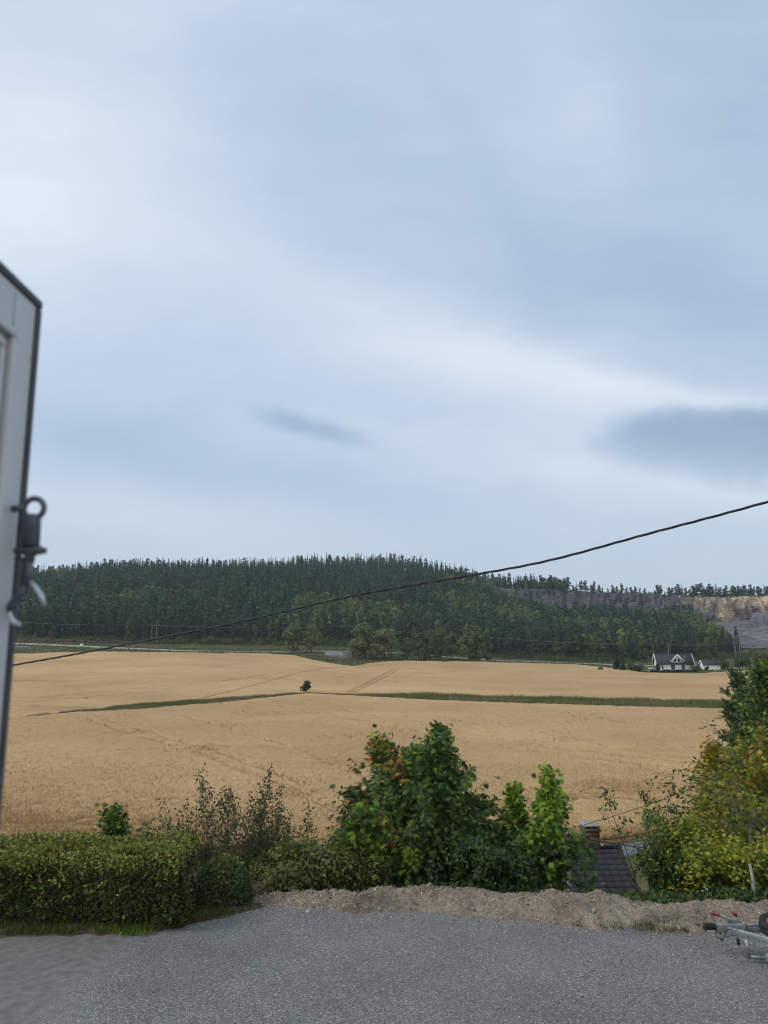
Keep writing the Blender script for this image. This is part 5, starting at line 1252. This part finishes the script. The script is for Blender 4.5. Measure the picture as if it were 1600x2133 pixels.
# --- power line along the road
def pole(label, px, y, top_r, kind='single'):
    u, s = us(px, top_r); x = u*y; z = float(T(x, y)); h = max(6., min(11, CZ+s*y-z)); t = thing('power_pole', label, 'pole', (x, y, z))
    mb = MB(); offs = (0,) if kind == 'single' else (-1.1, 1.1)
    for o_ in offs:
        mb = MB(); mb.tube([[o_, 0, -.5], [o_, 0, h]], [.17, .12], 8); build('pole', mb, M['wood_grey'], t, smooth=True)
    mb = MB(); w = 1.6 if kind == 'single' else 3.6; mb.box((0, -.14, h-.15), (w, .12, .14))
    if kind != 'single': mb.box((0, -.14, h*.55), (2.3, .1, .12))
    build('crossarm', mb, M['wood_grey'], t)
    mb = MB()
    for x_ in (-w/2+.12, 0, w/2-.12): mb.tube([[x_, -.14, h-.08], [x_, -.14, h+.2]], [.06, .04], 8)
    build('insulator', mb, M['white_paint'], t, smooth=True)
    return np.array([x, y-.14, z+h+.2]), w
pp = [pole('power pole far left, behind the open door edge', -60, 342, 1290), pole('twin grey power pole among the trees left of the cable', 322, 352, 1303, 'twin'),
      pole('power pole between the rounded willows and the twin birches', 752, 362, 1303), pole('twin power pole in front of the wood left of the farmhouse', 1010, 356, 1328), pole('slim power pole rising behind the farmhouse roof', 1392, 348, 1343), pole('grey twin pole power support with crossarm right of the garage', 1535, 345, 1339, 'twin'), pole('power pole beyond the right edge of the picture', 1730, 340, 1346)]
for i, nm in enumerate(('upper strand', 'lower strand')):
    for k in range(len(pp)-1):
        (a, wa), (b_, wb) = pp[k], pp[k+1]
        o1 = np.array([0, 0, -.0-i*.05]); sgn = -1 if i == 0 else 1
        wire('power_wire', 'thin pale power wire strung between the poles along the road', [a+[sgn*wa*.42, 0, 0], b_+[sgn*wb*.42, 0, 0]], .022, 1.0)
for o in [o for o in C.objects if o.name.startswith('power_wire')]:
    o['group'] = 'wires of the roadside power line'; o.data.materials[0] = M['galv']
# white box and stakes by the road
c0 = hit(170, 1347, 0); mb = MB(); mb.box((0, 0, .75), (.9, .6, .95)); mb.box((0, 0, 1.26), (1.0, .7, .08)); mb.box((-.3, 0, .15), (.1, .1, .5)); mb.box((.3, 0, .15), (.1, .1, .5))
tag(bev(build('roadside_box', mb, M['white_paint'], loc=c0), .03), 'small white box standing on the road verge at the left', 'roadside box')
for px, lab in ((870, 'thin white marker stake left of its neighbour below the roadside row'), (893, 'thin white marker stake right of its neighbour below the roadside row')):
    c0 = hit(px, 1374, 0); mb = MB(); mb.tube([[0, 0, -.2], [0, 0, 1.5]], .07, 6); mb.box((0, -.05, 1.35), (.3, .04, .25)); tag(build('marker_stake', mb, M['white_paint'], loc=c0), lab, 'marker post')
# cut logs and brash at the left verge
rng = np.random.default_rng(651); mb = MB(); c0 = hit(150, 1338, 0)
for i in range(260):
    p = np.array([rng.uniform(-30, 28), rng.uniform(-7, 7), 0]); p[2] = float(T(c0[0]+p[0], c0[1]+p[1]))-c0[2]+rng.uniform(.1, 1.2)
    a = rng.uniform(0, 6.28); d = np.array([math.cos(a), math.sin(a)*.6, rng.normal(0, .15)])*rng.uniform(.8, 2.4); mb.tube([p-d, p+d], [.16, .09], 5)
tag(build('brash', mb, noisy('dry_cut_branches', (.11, .08, .06), (.2, .155, .12), 2, .95, .1), loc=c0), kind='stuff')

# ------------------------------------------------------------------ camera, sky, sun
cam = bpy.data.cameras.new('camera'); co = bpy.data.objects.new('camera', cam); C.objects.link(co)
cam.sensor_fit = 'VERTICAL'; cam.sensor_height = 36; cam.lens = F/2133*36; cam.clip_end = 8000; cam.clip_start = .05
co.location = (0, 0, CZ); co.rotation_euler = (PI/2+TH, 0, 0)
cam.dof.use_dof = True; cam.dof.focus_distance = 40; cam.dof.aperture_fstop = cam.lens/5.4
sc = bpy.context.scene; sc.camera = co
SUN_EL, SUN_AZ = math.radians(42), math.radians(-98)       # azimuth from +Y towards +X
wd = bpy.data.worlds.new('World'); sc.world = wd; wd.use_nodes = True; t = NT(wd.node_tree)
bg = t.n['Background']; bg.inputs[1].default_value = .1
sky = t.new('ShaderNodeTexSky', sky_type='NISHITA'); sky.sun_disc = False; sky.sun_elevation = SUN_EL; sky.sun_rotation = SUN_AZ
g = t.new('ShaderNodeTexCoord').outputs['Generated']
sp = t.new('ShaderNodeSeparateXYZ'); t.link(g, sp.inputs[0])
yy = t.math('MAXIMUM', sp.outputs[1], .12)
U = t.math('DIVIDE', sp.outputs[0], yy); S = t.math('DIVIDE', sp.outputs[2], yy)
nz = t.new('ShaderNodeTexNoise'); t.link(t.mapping(g, (1, 1, 1.6)), nz.inputs[0]); nz.inputs['Scale'].default_value = 2.6; nz.inputs['Detail'].default_value = 4
se = t.new('ShaderNodeSeparateColor'); t.link(nz.outputs['Color'], se.inputs[0])
U = t.math('ADD', U, t.math('MULTIPLY_ADD', se.outputs[0], .22, -.11)); S = t.math('ADD', S, t.math('MULTIPLY_ADD', se.outputs[1], .16, -.08))
nz2 = t.noise(g, 9.0, 5, .6)
U = t.math('ADD', U, t.math('MULTIPLY_ADD', nz2, .07, -.035)); S = t.math('ADD', S, t.math('MULTIPLY_ADD', nz2, -.05, .025))
def blob(px, r, rx, ry, rot, amp, hard=1.0):
    u0, s0 = us(px, r); rx /= F*.97; ry /= F*.97; c_, s_ = math.cos(rot), math.sin(rot)
    du = t.math('SUBTRACT', U, u0); ds = t.math('SUBTRACT', S, s0)
    a = t.math('MULTIPLY_ADD', du, c_/rx, t.math('MULTIPLY', ds, s_/rx)); b_ = t.math('MULTIPLY_ADD', du, -s_/ry, t.math('MULTIPLY', ds, c_/ry))
    q = t.math('ADD', t.math('MULTIPLY', a, a), t.math('MULTIPLY', b_, b_))
    if hard != 1: q = t.math('POWER', q, hard)
    return t.math('MULTIPLY', t.math('EXPONENT', t.math('MULTIPLY', q, -1.0)), amp)
w = t.math('ADD', .47, t.math('MULTIPLY_ADD', t.noise(t.mapping(g, (1.2, 1.2, 3.4), (.0, .5, .3)), 1.7, 6, .5), .5, -.25))
for q in ((60, 330, 420, 420, 0, .42), (1500, 60, 420, 420, .2, -.17), (950, 420, 560, 190, -.55, -.14), (1450, 600, 260, 110, -.55, -.12), (1130, 790, 520, 95, -.38, .30), (1420, 835, 260, 40, -.15, .22), (1300, 1020, 330, 40, -.05, .16),
          (330, 930, 520, 85, -.28, -.22), (1180, 985, 420, 70, -.15, .16), (1500, 955, 225, 92, .05, -.62, 3.2), (1225, 170, 85, 330, .28, .10), (1010, 330, 70, 300, .45, -.07), (640, 885, 118, 28, -.36, -.36, 1.5), (150, 1050, 500, 45, -.08, .13), (1450, 1080, 420, 45, .06, .14), (700, 700, 500, 110, -.35, .06)):
    w = t.math('ADD', w, blob(*q))
cmb = t.new('ShaderNodeCombineXYZ'); t.link(U, cmb.inputs[0]); t.link(S, cmb.inputs[1])
wsp = t.noise(t.mapping(cmb.outputs[0], (1.3, 6.0, 1), (0, 0, .42)), 1.6, 8, .62)
w = t.math('ADD', w, t.math('MULTIPLY_ADD', wsp, .20, -.09))
fine = t.noise(t.mapping(cmb.outputs[0], (3, 9.0, 1), (0, 0, .35)), 3.2, 8, .65)
w = t.math('ADD', w, t.math('MULTIPLY_ADD', fine, .07, -.035))
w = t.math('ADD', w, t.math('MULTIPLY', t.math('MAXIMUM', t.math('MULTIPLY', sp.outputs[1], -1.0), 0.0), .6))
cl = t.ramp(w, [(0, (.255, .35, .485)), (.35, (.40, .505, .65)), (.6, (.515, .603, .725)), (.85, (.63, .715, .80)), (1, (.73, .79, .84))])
hzn = t.math('SUBTRACT', 1.0, t.math('MULTIPLY', t.math('ABSOLUTE', sp.outputs[2]), 3.2), clamp=True)
cl = t.mix(t.math('MULTIPLY', hzn, .55), cl, (.50, .58, .655))
vm = t.new('ShaderNodeVectorMath', operation='SCALE'); t.link(cl, vm.inputs[0]); vm.inputs['Scale'].default_value = 10.0
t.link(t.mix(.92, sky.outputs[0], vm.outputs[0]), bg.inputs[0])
sl = bpy.data.lights.new('sun', 'SUN'); so = bpy.data.objects.new('sun', sl); C.objects.link(so)
sl.energy = 1.4; sl.angle = math.radians(22); sl.color = (1, .95, .87)
dv = Vector((math.sin(SUN_AZ)*math.cos(SUN_EL), math.cos(SUN_AZ)*math.cos(SUN_EL), math.sin(SUN_EL)))
so.rotation_euler = dv.to_track_quat('Z', 'Y').to_euler(); so.location = (0, 0, 60)
vs = sc.view_settings; sc.display_settings.display_device = 'sRGB'; vs.view_transform = 'Standard'; vs.look = 'None'; vs.exposure = .24; vs.gamma = 1
sc.cycles.filter_width = 1.05; sc.cycles.max_bounces = 5; sc.cycles.diffuse_bounces = 3; sc.cycles.volume_bounces = 0; sc.cycles.transmission_bounces = 3; sc.cycles.transparent_max_bounces = 4

# the thin blue air over the valley
hb = MB(); hb.box((0, 1500, 40), (9000, 4400, 160)); hz_ = build('haze', hb, M['glass']); hz_['kind'] = 'stuff'
hm = bpy.data.materials.new('pale_air'); hm.use_nodes = True; ht_ = NT(hm.node_tree); ht_.n.remove(ht_.n['Principled BSDF'])
pv = ht_.new('ShaderNodeVolumePrincipled'); pv.inputs['Color'].default_value = (.82, .9, 1, 1); pv.inputs['Density'].default_value = .00012; pv.inputs['Anisotropy'].default_value = .2
ht_.link(pv.outputs[0], ht_.n['Material Output'].inputs['Volume']); hz_.data.materials[0] = hm
try: hm.cycles.homogeneous_volume = True
except Exception: pass
